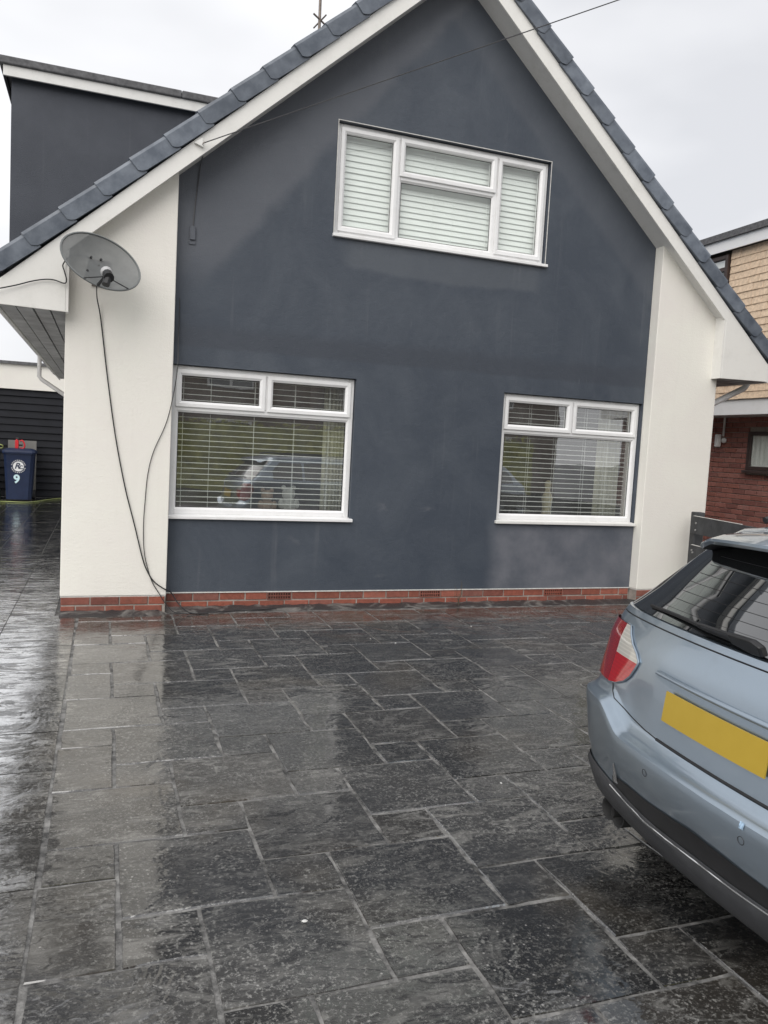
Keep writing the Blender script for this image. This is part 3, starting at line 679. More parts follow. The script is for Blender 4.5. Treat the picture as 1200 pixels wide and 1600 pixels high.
# ------------------------------------------------------------------ satellite dish
def dish():
    t=empty('satellite_dish',(.20,-.12,2.66)); tag(t,'grey perforated satellite dish mounted on the left cream pier','satellite dish')
    n=Vector((.30,-.86,.42)).normalized()
    # in-plane axes: major axis runs down to the right as seen from the drive
    a=Vector((.93,.20,-.30)); a=(a-n*a.dot(n)).normalized(); b=n.cross(a); 
    if b.z<0: b=-b
    C=Vector((-.005,-.33,.07)); A_,B_=.292,.222
    def P(u,th,off=0):
        p=C+a*(A_*u*math.cos(th))+b*(B_*u*math.sin(th))-n*(.055*(1-u*u))+n*off; return p
    k=NT('perforated_dish_mesh'); tr=k.n('ShaderNodeBsdfTransparent')
    c=k.mix(k.ramp(k.noise(9,5,.6),(.35,0.0),(.75,1.0)),(.115,.122,.122),(.16,.168,.168))
    ms=k.n('ShaderNodeMixShader'); ms.inputs[0].default_value=.86; k.l(tr.outputs[0],ms.inputs[1]); k.l(k.bsdf(c,.45),ms.inputs[2]); mm=k.done(ms.outputs[0])
    rows=[[P(u,2*math.pi*q/48) for q in range(48)] for u in (.02,.2,.4,.6,.8,.95,1)]
    MB().grid(rows,True).build('reflector',mm,t,60)
    rimm=simple('dish_rim',(.16,.17,.17),.45)
    MB().tube([P(1.0,2*math.pi*q/48) for q in range(48)],.008,6,True).build('rim',rimm,t,60)
    # back plate, seen faintly through the mesh
    bp=MB(); o=C-n*.10; bp.prism([o+a*x+b*z for x,z in ((-.07,-.10),(.07,-.10),(.07,.06),(-.07,.06))],-n*.02); bp.build('back_plate',M['galv'],t)
    MB().tube([C-n*.11,(C.x,-.10,C.z-.03),(C.x,-.02,C.z-.03)],.022,8).build('mast_arm',M['galv'],t,40)
    MB().prism([(C.x-.07,-.012,C.z-.13),(C.x+.07,-.012,C.z-.13),(C.x+.07,-.012,C.z+.07),(C.x-.07,-.012,C.z+.07)],(0,.012,0)).build('wall_bracket',M['galv'],t)
    for x,z in ((-.07,.03),(.0,.05),(-.07,-.10)): 
        p=C+a*x+b*z-n*.047; MB().tube([p,p+n*.012],.009,8).build('bolt',M['black'],t)
    # feed arm and receiver
    e=P(.98,math.pi*1.52)
    l=C+n*.17-b*.225+a*.035
    MB().tube([e,l],.011,6).build('feed_arm',M['black'],t)
    for th in (math.pi*1.40,math.pi*1.80): MB().tube([P(1.0,th),l-n*.03],.004,5).build('stay',M['black'],t)
    d=(C-l).normalized(); f=MB()
    f.tube([l-d*.075,l+d*.005],.036,10); f.tube([l-b*.085-d*.03,l-d*.04],.028,8); f.build('receiver',M['black'],t,40)
    MB().tube([l+d*.004,l+d*.05],.034,12,r1=.042).build('receiver_cap',simple('grey_receiver_cap',(.42,.42,.42),.5),t,40)
dish()
# cables
def smooth(pts,n=6):
    pts=[Vector(p) for p in pts]; out=[]
    for i in range(len(pts)-1):
        p0=pts[max(i-1,0)];p1=pts[i];p2=pts[i+1];p3=pts[min(i+2,len(pts)-1)]
        for k in range(n):
            t=k/n; out.append(.5*((2*p1)+(-p0+p2)*t+(2*p0-5*p1+4*p2-p3)*t*t+(-p0+3*p1-3*p2+p3)*t**3))
    out.append(pts[-1]); return out
y=-.131
o=MB().tube(smooth([(.165,-.40,2.55),(.168,y-.06,2.50),(.190,y-.01,2.40),(.212,y,2.248),(.258,y,1.903),(.327,y,1.453),(.41,y,1.046),(.492,y,.736),(.559,y,.474),(.60,y,.36),(.655,y,.271),(.735,y-.005,.21),(.80,y+.02,.17),(.86,y,.08),(.95,y-.05,.012),(1.10,y-.06,.008)]),.005,6).build('dish_cable',M['blackcable'],None,60)
tag(o,'thick black cable hanging from the satellite dish down the left pier','cable')
o=MB().tube(smooth([(.80,-.03,2.6),(.797,-.06,2.25),(.793,y-.012,2.06),(.771,y-.008,1.841),(.718,y,1.579),(.625,y,1.34),(.585,y,1.156),(.570,y,.95),(.562,y,.737),(.572,y,.527),(.604,y,.38),(.645,y,.261),(.70,y,.17),(.76,y-.02,.08),(.86,y-.06,.01),(1.2,y-.02,.006),(1.7,-.09,.014)]),.0036,5).build('thin_cable',M['blackcable'],None,60)
tag(o,'thin black cable running past the lower left window to the ground','cable')
o=MB().tube(smooth([(-.9,-.30,2.40),(-.6,-.29,2.455),(-.42,-.275,2.51),(-.289,-.27,2.561),(-.2,-.27,2.585),(-.135,-.27,2.588),(-.065,-.27,2.572),(-.050,-.27,2.60),(-.065,-.27,2.66),(-.075,-.28,2.71),(-.02,-.26,2.78),(.08,-.22,2.80),(.14,-.22,2.76)]),.005,5).build('short_cable',M['blackcable'],None,60)
tag(o,'black cable crossing the white eaves box to the back of the dish','cable')
wend=Vector((5.9,-3.4,6.05))
def rayat(px,py,yv):
    d=fw*1225+r2*(px-600)-u2*(py-800); t=(yv-CAM.y)/d.y; return CAM+d*t
A0=Vector((.925,-.285,3.765)); wend=Vector((6.05,-4.2,5.70))
pts=[]
for k in range(30):
    t=k/29; p=A0.lerp(Vector((5.02,-1.9,5.42)),t*1.6); p.z-=.10*4*(t*.5)*(1-t*.5)*0; pts.append(p)
o=MB().tube(pts,.0042,5).build('telephone_line',M['greycable'],None,60); tag(o,'thin telephone line rising from the left verge across the gable','telephone line')
br=empty('line_bracket',(.905,-.276,3.765)); tag(br,'small white triangular bracket holding the telephone line on the barge board','bracket')
MB().prism([(-.05,0,-.005),(.02,0,-.03),(.01,0,.04)],(0,.027,0)).build('plate',M['upvc_dirty'],br)
MB().tube([(.012,-.002,-.01),(.012,-.03,-.01),(.025,-.03,.0)],.004,5).build('hook',M['galv'],br)
jb=empty('junction_box',(.888,-.001,3.13)); tag(jb,'small dark painted junction box with its cable on the grey wall','junction box')
MB().box(-.022,.022,-.022,0,-.05,.06).build('cover',M['dark'],jb,bevel=.004); MB().box(-.027,.027,-.008,0,-.085,-.04).build('base',M['dark'],jb,bevel=.003)
MB().tube(smooth([(.0,-.012,.06),(.014,-.008,.25),(.045,-.01,.55),(.052,-.06,.60),(.04,-.24,.625)]),.0045,5).build('cable',M['greycable'],jb,60)
# tv aerial on the ridge behind
ae=empty('tv_aerial',(3.31,6.0,6.0)); tag(ae,'thin rusty television aerial mast standing behind the roof','aerial')
MB().tube([(0,0,-.05),(.012,0,1.2),(-.012,0,4.2)],.024,7).build('mast',M['galv'],ae); MB().tube([(-.11,-.05,2.23),(.14,.04,2.13)],.016,6).build('boom',M['galv'],ae); MB().tube([(-.06,.12,2.10),(.08,-.12,2.22)],.012,6).build('element',M['galv'],ae)

# ------------------------------------------------------------------ garage, bin and things at the end of the drive
GY=11.6
gar=tag(empty('garage',(-1.6,GY,0)),'flat roofed cream garage with dark slatted door at the end of the drive','garage')
gx0,gx1=-3.2,2.2
MB().box(gx0,gx1,.0,.2,2.285,2.80).build('wall',M['cream'],gar); MB().box(gx0-.05,gx1,-.06,5,2.80,2.86).build('roof_edging',M['felt'],gar)
MB().box(gx0,gx0+.2,.001,5,0,2.285).build('wall',M['cream'],gar)
MB().box(gx0+.2,gx1,.10,.14,0,2.3).build('door_backing',M['shutter'],gar)
z=.02; q=0
slm=MB().prism([(gx0+.2,.04,0),(gx0+.2,.07,.145),(gx0+.2,.10,.145),(gx0+.2,.10,0)],(gx1-gx0-.2,0,0)).mesh('slat',M['shutter'])
while z<2.2: inst('slat',slm,gar,(0,rb.uniform(-.004,.004),z)); z+=.152
t=tag(empty('wheelie_bin',(-1.36,10.78,0)),'navy blue wheelie bin with round white emblem and number 9','bin')
b=MB(); 
rows=[]
for z,w,d in ((.03,.225,.24),(.10,.228,.245),(.5,.25,.27),(.93,.278,.30),(.96,.285,.31)):
    c=.05; rows.append([(-w+c,-d,z),(w-c,-d,z),(w,-d+c,z),(w,d-c,z),(w-c,d,z),(-w+c,d,z),(-w,d-c,z),(-w,-d+c,z)])
b.grid(rows,True); b.poly(rows[0][::-1]); b.build('body',M['bin'],t,35)
rows=[]
for z,w,d in ((.955,.30,.335),(.985,.305,.34),(1.02,.29,.325),(1.055,.22,.25)):
    c=.05; rows.append([(-w+c,-d,z),(w-c,-d,z),(w,-d+c,z),(w,d-c,z),(w-c,d,z),(-w+c,d,z),(-w,d-c,z),(-w,-d+c,z)])
b=MB().grid(rows,True); b.poly(rows[-1]); b.poly(rows[0][::-1]); b.build('lid',M['bin'],t,25)
MB().tube([(-.2,.36,.98),(.2,.36,.98)],.016,8).build('handle',M['bin'],t)
for s in (-1,1): MB().lathe([(.0,-.03),(.1,-.03),(.1,.03),(0,.03)],(s*.25,.26,.10),14,'x').build('wheel',M['black'],t,40)
def yfront(z): return -.245-(z-.10)*.066-.004
def textmesh(s,size,mat,name,parent,loc,bold=0,shear=0):
    cu=bpy.data.curves.new(name,'FONT'); cu.body=s; cu.size=size; cu.align_x='CENTER'; cu.align_y='CENTER'; cu.offset=bold; cu.shear=shear; cu.extrude=.001
    tmp=bpy.data.objects.new(name,cu); COL.objects.link(tmp); dg=bpy.context.evaluated_depsgraph_get(); me=bpy.data.meshes.new_from_object(tmp.evaluated_get(dg))
    bpy.data.objects.remove(tmp); me.materials.clear(); me.materials.append(mat)
    o=bpy.data.objects.new(name,me); COL.objects.link(o); o.parent=parent; o.location=loc; o.rotation_euler=(R(90+3.8),0,0); return o
lz=.70
rows=[[(r_*math.cos(2*math.pi*k/28),yfront(lz+r_*math.sin(2*math.pi*k/28))-.001,lz+r_*math.sin(2*math.pi*k/28)) for k in range(28)] for r_ in (.001,.10)]
em=MB().grid(rows,True).build('emblem',M['white'],t)
textmesh('R',.165,M['navy'],'emblem_letter',em,(-.025,yfront(lz)-.004,lz+.005),.004,.3); textmesh('C',.10,M['navy'],'emblem_letter',em,(.052,yfront(lz)-.004,lz-.018),.003)
for k in range(22):
    if k in (0,11): continue
    a=2*math.pi*k/22; zz=lz+.125*math.sin(a); MB().box(-.008,.008,-.001,.001,-.008,.008).build('emblem_mark',M['white'],em,loc=(.125*math.cos(a),yfront(zz)-.002,zz))
textmesh('9',.23,M['palecyan'],'number',t,(-.03,yfront(.44)-.003,.44),.008)
t=tag(empty('red_tool',(-1.36,10.70,1.055)),'red and black plastic garden tool standing on the blue bin lid','tool')
b=MB().prism([(-.085,-.05,0),(-.02,-.05,0),(-.02,-.05,.15),(-.05,-.05,.19),(-.085,-.05,.16)],(0,.1,0)); b.build('body',M['red'],t,bevel=.008)
MB().tube(smooth([(0,0,.01),(.07,0,.01),(.09,0,.08),(.05,0,.16),(0,0,.15)]),.016,7).build('handle',M['red'],t,60); MB().box(-.075,-.01,-.03,.03,.17,.215).build('cap',M['black'],t,bevel=.01); MB().box(-.015,.05,-.03,.03,.05,.085).build('grip',M['black'],t,bevel=.006)
o=MB().box(-1.645,-1.10,11.35,11.37,0,1.33).build('leaning_board',M['board']); o.rotation_euler=(R(-.6),0,0); tag(o,'flat grey board leaning on the garage door behind the bin','board')
o=MB().tube(smooth([(-2.6,10.2,.012),(-2.0,10.1,.012),(-1.6,10.25,.012),(-1.15,10.20,.012),(-.85,10.9,.012),(-.66,11.3,.012),(-.45,11.45,.012)]),.008,6).build('garden_hose',M['hose'],None,60); tag(o,'yellow green garden hose lying in front of the blue bin','hose')
o=MB().tube(smooth([(-2.3,10.7,1.05),(-2.0,10.65,1.12),(-1.72,10.6,1.12),(-1.66,10.62,1.08),(-1.75,10.7,1.04),(-2.3,10.8,1.0)]),.012,6).build('hose_loop',M['hose'],None,60); tag(o,'loop of yellow green hose left of the bin lid at the picture edge','hose')
# neighbouring second bin carries the hose loop
c=copy_tree([q for q in S.objects if q.name=='wheelie_bin'][0]); c.location=(-2.03,10.85,0); tag(c,'second navy blue bin at the left edge under the hose loop','bin')
for ch in list(c.children):
    if ch.name.startswith(('emblem','number')):
        for g in list(ch.children): bpy.data.objects.remove(g)
        bpy.data.objects.remove(ch)

# ------------------------------------------------------------------ neighbouring house on the right
nb=tag(empty('neighbour_house',(8.5,0,0)),'neighbouring house of red brick with sandy tiled upper storey on the right','house')
NX=.5   # lower wall x in local coordinates (world 9.0)
MB().box(NX+.012,NX+7,-5,10,-.1,2.30).build('wall',M['mortar'],nb)
nwall=[q for q in nb.children][0]
bme={}
for i in range(29):
    z=.0375+i*.075+.02; off=(i%2)*.1125; yy=1.05-off
    while yy<3.6:
        y0=yy; w=.215
        if 1.39<z<2.01 and yy<2.175:
            if yy+.215>2.20: inst('brick',brick_me(round(yy+.215-2.175,3),.065,.03,'nbrick'),nwall,(NX+.004,(yy+.215+2.175)/2,z),(0,0,R(-90)))
        else:
            inst('brick',brick_me(w,.065,.03,'nbrick'),nwall,(NX+.004+rb.uniform(-.002,.002),yy+.107,z),(0,0,R(-90)))
        yy+=.225
bt=NT('far_brick_wall'); bk=bt.n('ShaderNodeTexBrick'); cmb=bt.n('ShaderNodeCombineXYZ'); sx=bt.sep(); bt.l(sx[1],cmb.inputs[0]); bt.l(sx[2],cmb.inputs[1]); bt.l(cmb.outputs[0],bk.inputs['Vector'])
bk.inputs['Scale'].default_value=1; bk.inputs['Brick Width'].default_value=.225; bk.inputs['Row Height'].default_value=.075; bk.inputs['Mortar Size'].default_value=.006
bk.inputs['Color1'].default_value=(.19,.07,.05,1); bk.inputs['Color2'].default_value=(.14,.05,.042,1); bk.inputs['Mortar'].default_value=(.24,.215,.19,1)
M['brickfar']=bt.done(bt.bsdf(bk.outputs[0],.8))
MB().box(NX-.002,NX+.010,-5,.93,-.1,2.30).build('brick_facing',M['brickfar'],nb); MB().box(NX-.002,NX+.010,3.72,10,-.1,2.30).build('brick_facing',M['brickfar'],nb)
def nwindow(x,y0,y1,z0,z1,nm,curt):
    w=empty('window',(0,0,0),nb); f=MB(); t=.055
    f.box(x-.03,x+.03,y0,y0+t,z0,z1).box(x-.03,x+.03,y1-t,y1,z0,z1).box(x-.03,x+.03,y0+t,y1-t,z0,z0+t).box(x-.03,x+.03,y0+t,y1-t,z1-t,z1); f.build('frame',M['browntimber'],w,bevel=.005)
    MB().poly([(x+.005,y0+t,z0+t),(x+.005,y1-t,z0+t),(x+.005,y1-t,z1-t),(x+.005,y0+t,z1-t)][::-1]).build('pane',M['glass'],w)
    MB().box(x-.07,x+.03,y0-.03,y1+.03,z0-.045,z0-.002).build('sill',M['browntimber'],w,bevel=.006)
    return w
w=nwindow(NX-.005,1.0,2.16,1.43,1.98,'a',1)
MB().poly([(NX+.011-.001,1.05,1.45),(NX+.010,2.1,1.45),(NX+.010,2.1,1.95),(NX+.010,1.05,1.95)]).build('dark_room',M['interior'],w)
rows=[[],[]]
for k in range(57): yy=1.06+k*.0185; dx=.004*math.sin(k*1.3); rows[0].append((NX+.005+dx,yy,1.48)); rows[1].append((NX+.005+dx,yy,1.93))
MB().grid(rows).build('net_curtain',M['blind'],w,60)
# upper storey, hung with tiles
MB().box(.018,6,-5,10,2.455,4.50).build('upper_wall',M['shinglegap'],nb)
uw=[q for q in nb.children if q.name.startswith('upper_wall')][0]
sh={}
gy=.098
tm=MB(); ww=.176
tm.prism([(-.022,-ww/2,0),(-.010,-ww/2,0),(.0,-ww/2,.125),(-.008,-ww/2,.125)],(0,ww,0)); tmesh=tm.mesh('wall_tile',M['shingle'])
for i in range(21):
    z=2.405+i*gy; yy=.93-(i%2)*.09
    while yy<2.95:
        if z>3.60 and yy+ww/2>2.28:
            if yy-ww/2<2.24:
                o=inst('wall_tile',tmesh,uw,(.012,(yy-ww/2+2.28)/2,z)); o.scale.y=(2.28-(yy-ww/2))/ww
        else:
            inst('wall_tile',tmesh,uw,(.012+rb.uniform(-.003,.002),yy,z+rb.uniform(-.003,.003)),(0,0,rb.uniform(-.02,.02)))
        yy+=.180
w=nwindow(-.02,2.29,3.5,3.70,4.44,'b',0)
MB().box(-.045,.015,2.345,3.445,4.22,4.27).build('transom',M['browntimber'],w)
MB().poly([(.012,2.3,3.75),(.012,3.45,3.75),(.012,3.45,4.4),(.012,2.3,4.4)]).build('sky_reflection_sheet',M['blind'],w)  # pale sheet standing in for the sky reflected in this pane
MB().box(-.10,-.08,-5,10,4.48,4.64).build('fascia',M['upvc'],nb); MB().box(-.08,6,-5,10,4.50,4.63).build('roof_deck',M['felt'],nb); MB().box(-.14,6,-5,10,4.64,4.73).build('roof_edging',M['felt'],nb)
# lower eaves fascia between the storeys
pass
MB().box(.02,.04,-5,10,2.19,2.40).build('eaves_fascia',M['upvc'],nb); MB().box(.04,NX+.011,-5,10,2.19,2.205).build('eaves_soffit',M['upvc_dirty'],nb)
sl_=empty('security_light',(NX-.004+8.5,2.62,1.85)); tag(sl_,'white security light on a conduit on the neighbouring brick wall','light')
MB().tube([(-.02,.03,.34),(-.02,.03,.06)],.016,6).build('conduit',M['lampwhite'],sl_); MB().box(-.10,-.03,.05,.12,-.10,.09).build('lamp_body',M['lampwhite'],sl_,bevel=.012); MB().lathe([(0,-.03),(.035,-.02),(.045,0),(.035,.02),(0,.03)],(-.03,.0,.0),10,'x').build('sensor',M['lampwhite'],sl_,60)
# fence between the drives
fn=tag(empty('fence',(5.99,-.32,0)),'low dark painted board fence between the pier and the neighbouring wall','fence'); fn.rotation_euler=(0,0,R(-13))
for yy in (0,-1.8,-3.6): MB().box(-.05,.05,yy-.05,yy+.05,-.02,.985).build('post',M['fence'],fn,bevel=.008)
for z0,z1 in ((.77,.945),(.47,.65),(.17,.35)): MB().box(-.075,-.052,-3.7,-.02,z0,z1).build('rail_board',M['fence'],fn,bevel=.004)
for yy,z in ((-.12,.88),(-.12,.81),(-.10,.58),(-.08,.60)): MB().tube([(-.074,yy,z),(-.084,yy,z)],.01,8).build('bolt',M['bolt'],fn)
for z0 in (.947,.652): MB().box(-.074,-.054,-.9,-.05,z0,z0+.004).build('pale_edge',M['bead'],fn)  # thin pale strips along the board tops

# ------------------------------------------------------------------ the car
def lerp_tab(tab,z):
    if z<=tab[0][0]: return tab[0][1]
    for (a,b),(c,d) in zip(tab,tab[1:]):
        if z<=c:
            t=(z-a)/(c-a); return b+(d-b)*t
    return tab[-1][1]
paint=mat_carpaint()
CM=dict(paint=paint, trim=simple('dark_grey_bumper_plastic',(.032,.033,.036),.42,.2,12,.002,300), black=M['black'])
k=NT('dark_car_glass'); CM['glass']=k.done(k.bsdf((.006,.007,.008),.03,None,spec=.6,coat=1.0,coat_rough=.015,coat_ior=2.1))
def lens(name,col):
    k=NT(name); X,Y,Z=k.sep(k.pos(world=False))
    rib=k.ramp(k.math('SINE',k.math('MULTIPLY',Z,420.0)),(.3,.9),(.7,1.06)); return k.done(k.bsdf(k.mix(1,col,rib,'MULTIPLY'),.12,None,spec=.6,coat=1,coat_rough=.03))
CM['red']=lens('red_tail_lens',(.40,.003,.010)); CM['darkred']=lens('dark_red_tail_lens',(.26,.003,.010)); CM['clear']=lens('clear_tail_lens',(.52,.50,.45))
k=NT('yellow_number_plate'); CM['plate']=k.done(k.bsdf(k.mix(k.noise(12,3,.5),(.40,.27,.02),(.47,.32,.035)),.35))
CM['rubber']=simple('tyre_rubber',(.018,.018,.018),.8); CM['rim']=simple('alloy_rim',(.42,.43,.44),.3,.05,metal=.8)
CM['bright_edge']=simple('highlight_and_chip_metal',(.7,.7,.7),.2,.02,metal=.9)  # bright metal for modelled edge highlights and the chipped bumper edge
Wt=[(.12,.78),(.18,.82),(.27,.855),(.34,.885),(.42,.893),(.52,.905),(.62,.908),(.75,.905),(.88,.895),(.97,.878),(1.01,.86)]
Xr=[(.12,.10),(.18,.062),(.24,.050),(.27,.045),(.33,.036),(.385,.030),(.40,.022),(.47,.006),(.525,.0),(.548,.003),(.556,.012),(.564,.040),(.575,.052),(.60,.068),(.68,.078),(.80,.092),(.90,.112),(.97,.140),(1.01,.158)]
Xf=[(.12,4.2),(.18,4.30),(.3,4.46),(.5,4.52),(.62,4.50),(.75,4.44),(.84,4.30),(.92,3.75),(1.01,3.2)]
BOW,RC,KK=.09,.25,8
def rearpt(u,z,off=0):
    w=lerp_tab(Wt,z)+0; au=abs(u); sh=max(0,min(1,(au-.50)/.24)); sh=sh*sh*(3-2*sh); zz=z-.085*sh*max(0,min(1,(z-.44)/.10))*max(0,min(1,(.80-z)/.10)); x=lerp_tab(Xr,zz)+BOW*au*au+RC*(1-(1-min(1,au)**KK)**(1/KK))
    p=Vector((x,u*w,z))
    if off:
        e=.004; uu=max(-.998,min(.998,u)); a=rearpt(uu-e*.25,z); b=rearpt(uu+e*.25,z); c=rearpt(u,z-e*2); d=rearpt(u,z+e*2)
        n=(b-a).cross(d-c).normalized()
        if n.x>0 and abs(n.x)>.05: n=-n
        if abs(n.x)<=.05 and n.y*u<0: n=-n
        p=p+n*off
    return p
def zsolve(u,t):
    au=abs(u); sh=max(0,min(1,(au-.50)/.24)); sh=sh*sh*(3-2*sh)
    if sh<=0: return t
    a,b=t,t+.09
    for _ in range(40):
        m=(a+b)/2; v=m-.085*sh*max(0,min(1,(m-.44)/.10))*max(0,min(1,(.80-m)/.10))
        if v<t: a=m
        else: b=m
    return (a+b)/2
def make_car():
    car=empty('parked_car')
    us=[-1,-.998,-.99,-.975,-.95,-.91,-.88,-.84,-.8,-.77,-.74,-.71,-.68,-.65,-.62,-.59,-.56,-.53,-.5,-.4,-.3,-.1,.1,.3,.4,.5,.53,.56,.59,.62,.65,.68,.71,.74,.77,.8,.84,.88,.91,.95,.975,.99,.998,1]
    zs=[.21,.23,.25,.28,.31,.34,.38,.42,.46,   .50,.52,.53,.54,.547,.553,.559,.565,.572,.58,.59,.60,.61,.62,.628,.635,.642,.649,.656,.665,.68,.70,.72,.77,.82,.87,.91,.95,.98,1.01]
    rows=[]
    for z in zs:
        row=[rearpt(u,zsolve(u,z)) for u in us]; z=zsolve(1,z); w=lerp_tab(Wt,z); xf=lerp_tab(Xf,z)
        x0=row[-1].x; x1=xf-.75
        for t in (.12,.25,.4,.55,.7,.85): row.append(Vector((x0+(x1-x0)*t,w,z)))
        for q in range(13):
            th=math.pi*q/12; row.append(Vector((x1+.75*math.sin(th)**.6,w*(1 if math.cos(th)>=0 else -1)*abs(math.cos(th))**.55,z)))
        for t in (.85,.7,.55,.4,.25,.12): row.append(Vector((x0+(x1-x0)*t,-w,z)))
        rows.append(row)
    b=MB().grid(rows,True); b.poly(rows[-1]); b.poly(rows[0][::-1]); body=b.build('body',CM['paint'],car,33)
    # greenhouse
    gz=[(1.005,.160,3.22,.862),(1.05,.215,3.05,.835),(1.12,.285,2.86,.80),(1.20,.365,2.62,.762),(1.28,.445,2.40,.72),(1.34,.50,2.22,.68)]
    def gpt(u,lv,off=0):
        z,xr,xf,w=lv; au=abs(u); return Vector((xr+.075*au*au+.20*(1-(1-au**5)**.2)-off,u*w,z))
    rows=[]
    for lv in gz:
        z,xr,xf,w=lv; row=[gpt(u,lv) for u in us]; x0=row[-1].x
        for t in (.2,.4,.6,.8): row.append(Vector((x0+(xf-.3-x0)*t,w,z)))
        for q in range(9): th=math.pi*q/8; row.append(Vector((xf-.3+.3*math.sin(th)**.7,w*(1 if math.cos(th)>=0 else -1)*abs(math.cos(th))**.5,z)))
        for t in (.8,.6,.4,.2): row.append(Vector((x0+(xf-.3-x0)*t,-w,z)))
        rows.append(row)
    # roof crown
    for z,xr,xf,w in ((1.375,.545,2.14,.62),(1.40,.66,2.02,.50),(1.415,.9,1.85,.30)):
        row=[]
        for u in us: row.append(Vector((xr+.06*u*u+.16*(1-(1-abs(u)**5)**.2),u*w,z)))
        x0=row[-1].x
        for t in (.2,.4,.6,.8): row.append(Vector((x0+(xf-.25-x0)*t,w,z)))
        for q in range(9): th=math.pi*q/8; row.append(Vector((xf-.25+.25*math.sin(th)**.7,w*(1 if math.cos(th)>=0 else -1)*abs(math.cos(th))**.5,z)))
        for t in (.8,.6,.4,.2): row.append(Vector((x0+(xf-.25-x0)*t,-w,z)))
        rows.append(row)
    b=MB().grid(rows,True); b.poly(rows[-1]); b.build('roof',CM['paint'],car,50)
    # rear glass
    ul=[-.955+1.91*q/20 for q in range(21)]; rows=[]
    def glv(t):
        f=t*(len(gz)-1); i=min(int(f),len(gz)-2); r=f-i; return tuple(gz[i][k]+(gz[i+1][k]-gz[i][k])*r for k in range(4))
    for q in range(9):
        t=.03+.94*q/8; sh=1-.03*(q/8)
        lv=glv(t); rows.append([gpt(u*sh,lv,.006)+Vector((0,0,.004)) for u in ul])
    gl=MB().grid(rows).build('rear_window',CM['glass'],car,60)
    for q in range(7):
        lv=glv(.22+.09*q); MB().tube([gpt(u*.72,lv,.0075)+Vector((0,0,.004)) for u in ul],.0007,4).build('heater_line',M['black'],gl)
    for s in (-1,1): MB().tube([gpt(s*.958,glv(.02+.96*q/8),.004) for q in range(9)],.0035,5).build('pillar_highlight',CM['bright_edge'],car,60)  # added bright tube imitates the highlight along the painted pillar edge
    # side windows
    for s in (-1,1):
        for a,c,tl in ((.62,1.12,'rear'),(1.16,1.95,'mid'),(2.0,2.62,'front')):
            rows=[]
            for q in range(5):
                lv=glv(.10+.80*q/4); z,xr,xf,w=lv; lo=max(a,gpt(.99,lv).x+.13) ; hi=min(c,xf-.42)
                if a>.7: lo=a
                rows.append([Vector((lo+(hi-lo)*t/4,s*(w+.005),z)) for t in range(5)])
            MB().grid(rows).build('side_window',CM['glass'],car,60)
    # windscreen
    rows=[]
    for q in range(6):
        lv=glv(.05+.9*q/5); z,xr,xf,w=lv; row=[]
        for j in range(13):
            th=math.pi*(1.2+j*.8)/12; row.append(Vector((xf-.3+.3*math.sin(th)**.7+.008,w*(1 if math.cos(th)>=0 else -1)*abs(math.cos(th))**.5,z+.004)))
        rows.append(row)
    MB().grid(rows).build('windscreen',CM['glass'],car,60)
    # roof spoiler
    rows=[]
    sp=[(.365,1.335),(.352,1.347),(.356,1.358),(.42,1.375),(.53,1.388),(.66,1.405)]
    ulist=[-.96+1.92*q/24 for q in range(25)]
    for x,z in sp: rows.append([Vector((x+.075*u*u+.10*(1-(1-abs(u)**6)**(1/6)),u*.635*(1-.02*(z-1.33)),z-.030*u*u*(1+0)-(.03*max(0,abs(u)-.8)/.2))) for u in ulist])
    spo=MB().grid(rows).build('spoiler',CM['paint'],car,50)
    rows2=[rows[0],[p+Vector((.10,0,-.012)) for p in rows[0]],[p+Vector((.20,0,.01)) for p in rows[0]]]
    MB().grid(rows2).build('spoiler_underside',CM['black'],car,50)
    # rear screen black surround above the tailgate
    # tail lights
    def patch(outline_rows,mat,name,off,par,sm=60):
        return MB().grid([[rearpt(u,z,off) for u,z in r] for r in outline_rows]).build(name,mat,par,sm)
    for s in (1,-1):
        # (z, inner u, outer u) rows of the lamp; lamp wraps round the corner
        lz_=[.70,.712,.735,.765,.80,.825,.835,.86,.885,.915,.945]; li=[.77,.70,.64,.60,.575,.562,.56,.595,.65,.70,.74]; DV=.775
        lo=[.93,.97,.987,.994,.996,.997,.997,.997,.996,.993,.975]
        def rows_(lo_z,hi_z,fa,fb,n=8):
            return [[(s*(A+(B-A)*(1-(1-q/n)**1.8 if B>.9 else q/n)),z) for q in range(n+1)] for z,A,B in zip(lz_,fa,fb) if lo_z-1e-6<=z<=hi_z+1e-6]
        dv=[DV]*11
        L=empty('tail_light',(0,0,0),car)
        patch(rows_(.70,.825,li,dv),CM['red'],'red_lens',.010,L); patch(rows_(.70,.945,dv,lo,12),CM['darkred'],'outer_lens',.0095,L); patch(rows_(.825,.945,li,dv),CM['clear'],'clear_lens',.0105,L)
        edge=[(s*a,z) for z,a in zip(lz_,li)]+[(s*c,z) for z,c in list(zip(lz_,lo))[::-1]]
        MB().tube([rearpt(u,z,.005) for u,z in edge],.0045,5,True).build('lamp_seal',CM['paint'],L,60)
        gap=[(.74,.700),(.72,.675),(.68,.652),(.60,.632),(.52,.618),(.42,.607),(.32,.602)]
        MB().tube([rearpt(s*u,z,-.0005) for u,z in gap],.0030,5).build('shut_line',CM['black'],car,60)
    MB().tube([rearpt(-.32+.64*q/30,.602,.000) for q in range(31)],.006,5).build('shut_line',CM['black'],car,60)
    # waist line under the window and handle grip hidden above plate
    MB().tube([rearpt(-.93+1.86*q/30,.985,.0) for q in range(31)],.003,5).build('shut_line',CM['black'],car,60)
    # lower valance in dark plastic
    def vt(u): return .318+.03*max(0,(abs(u)-.25)/.75)**1.3-.035*max(0,.35-abs(u-.3))
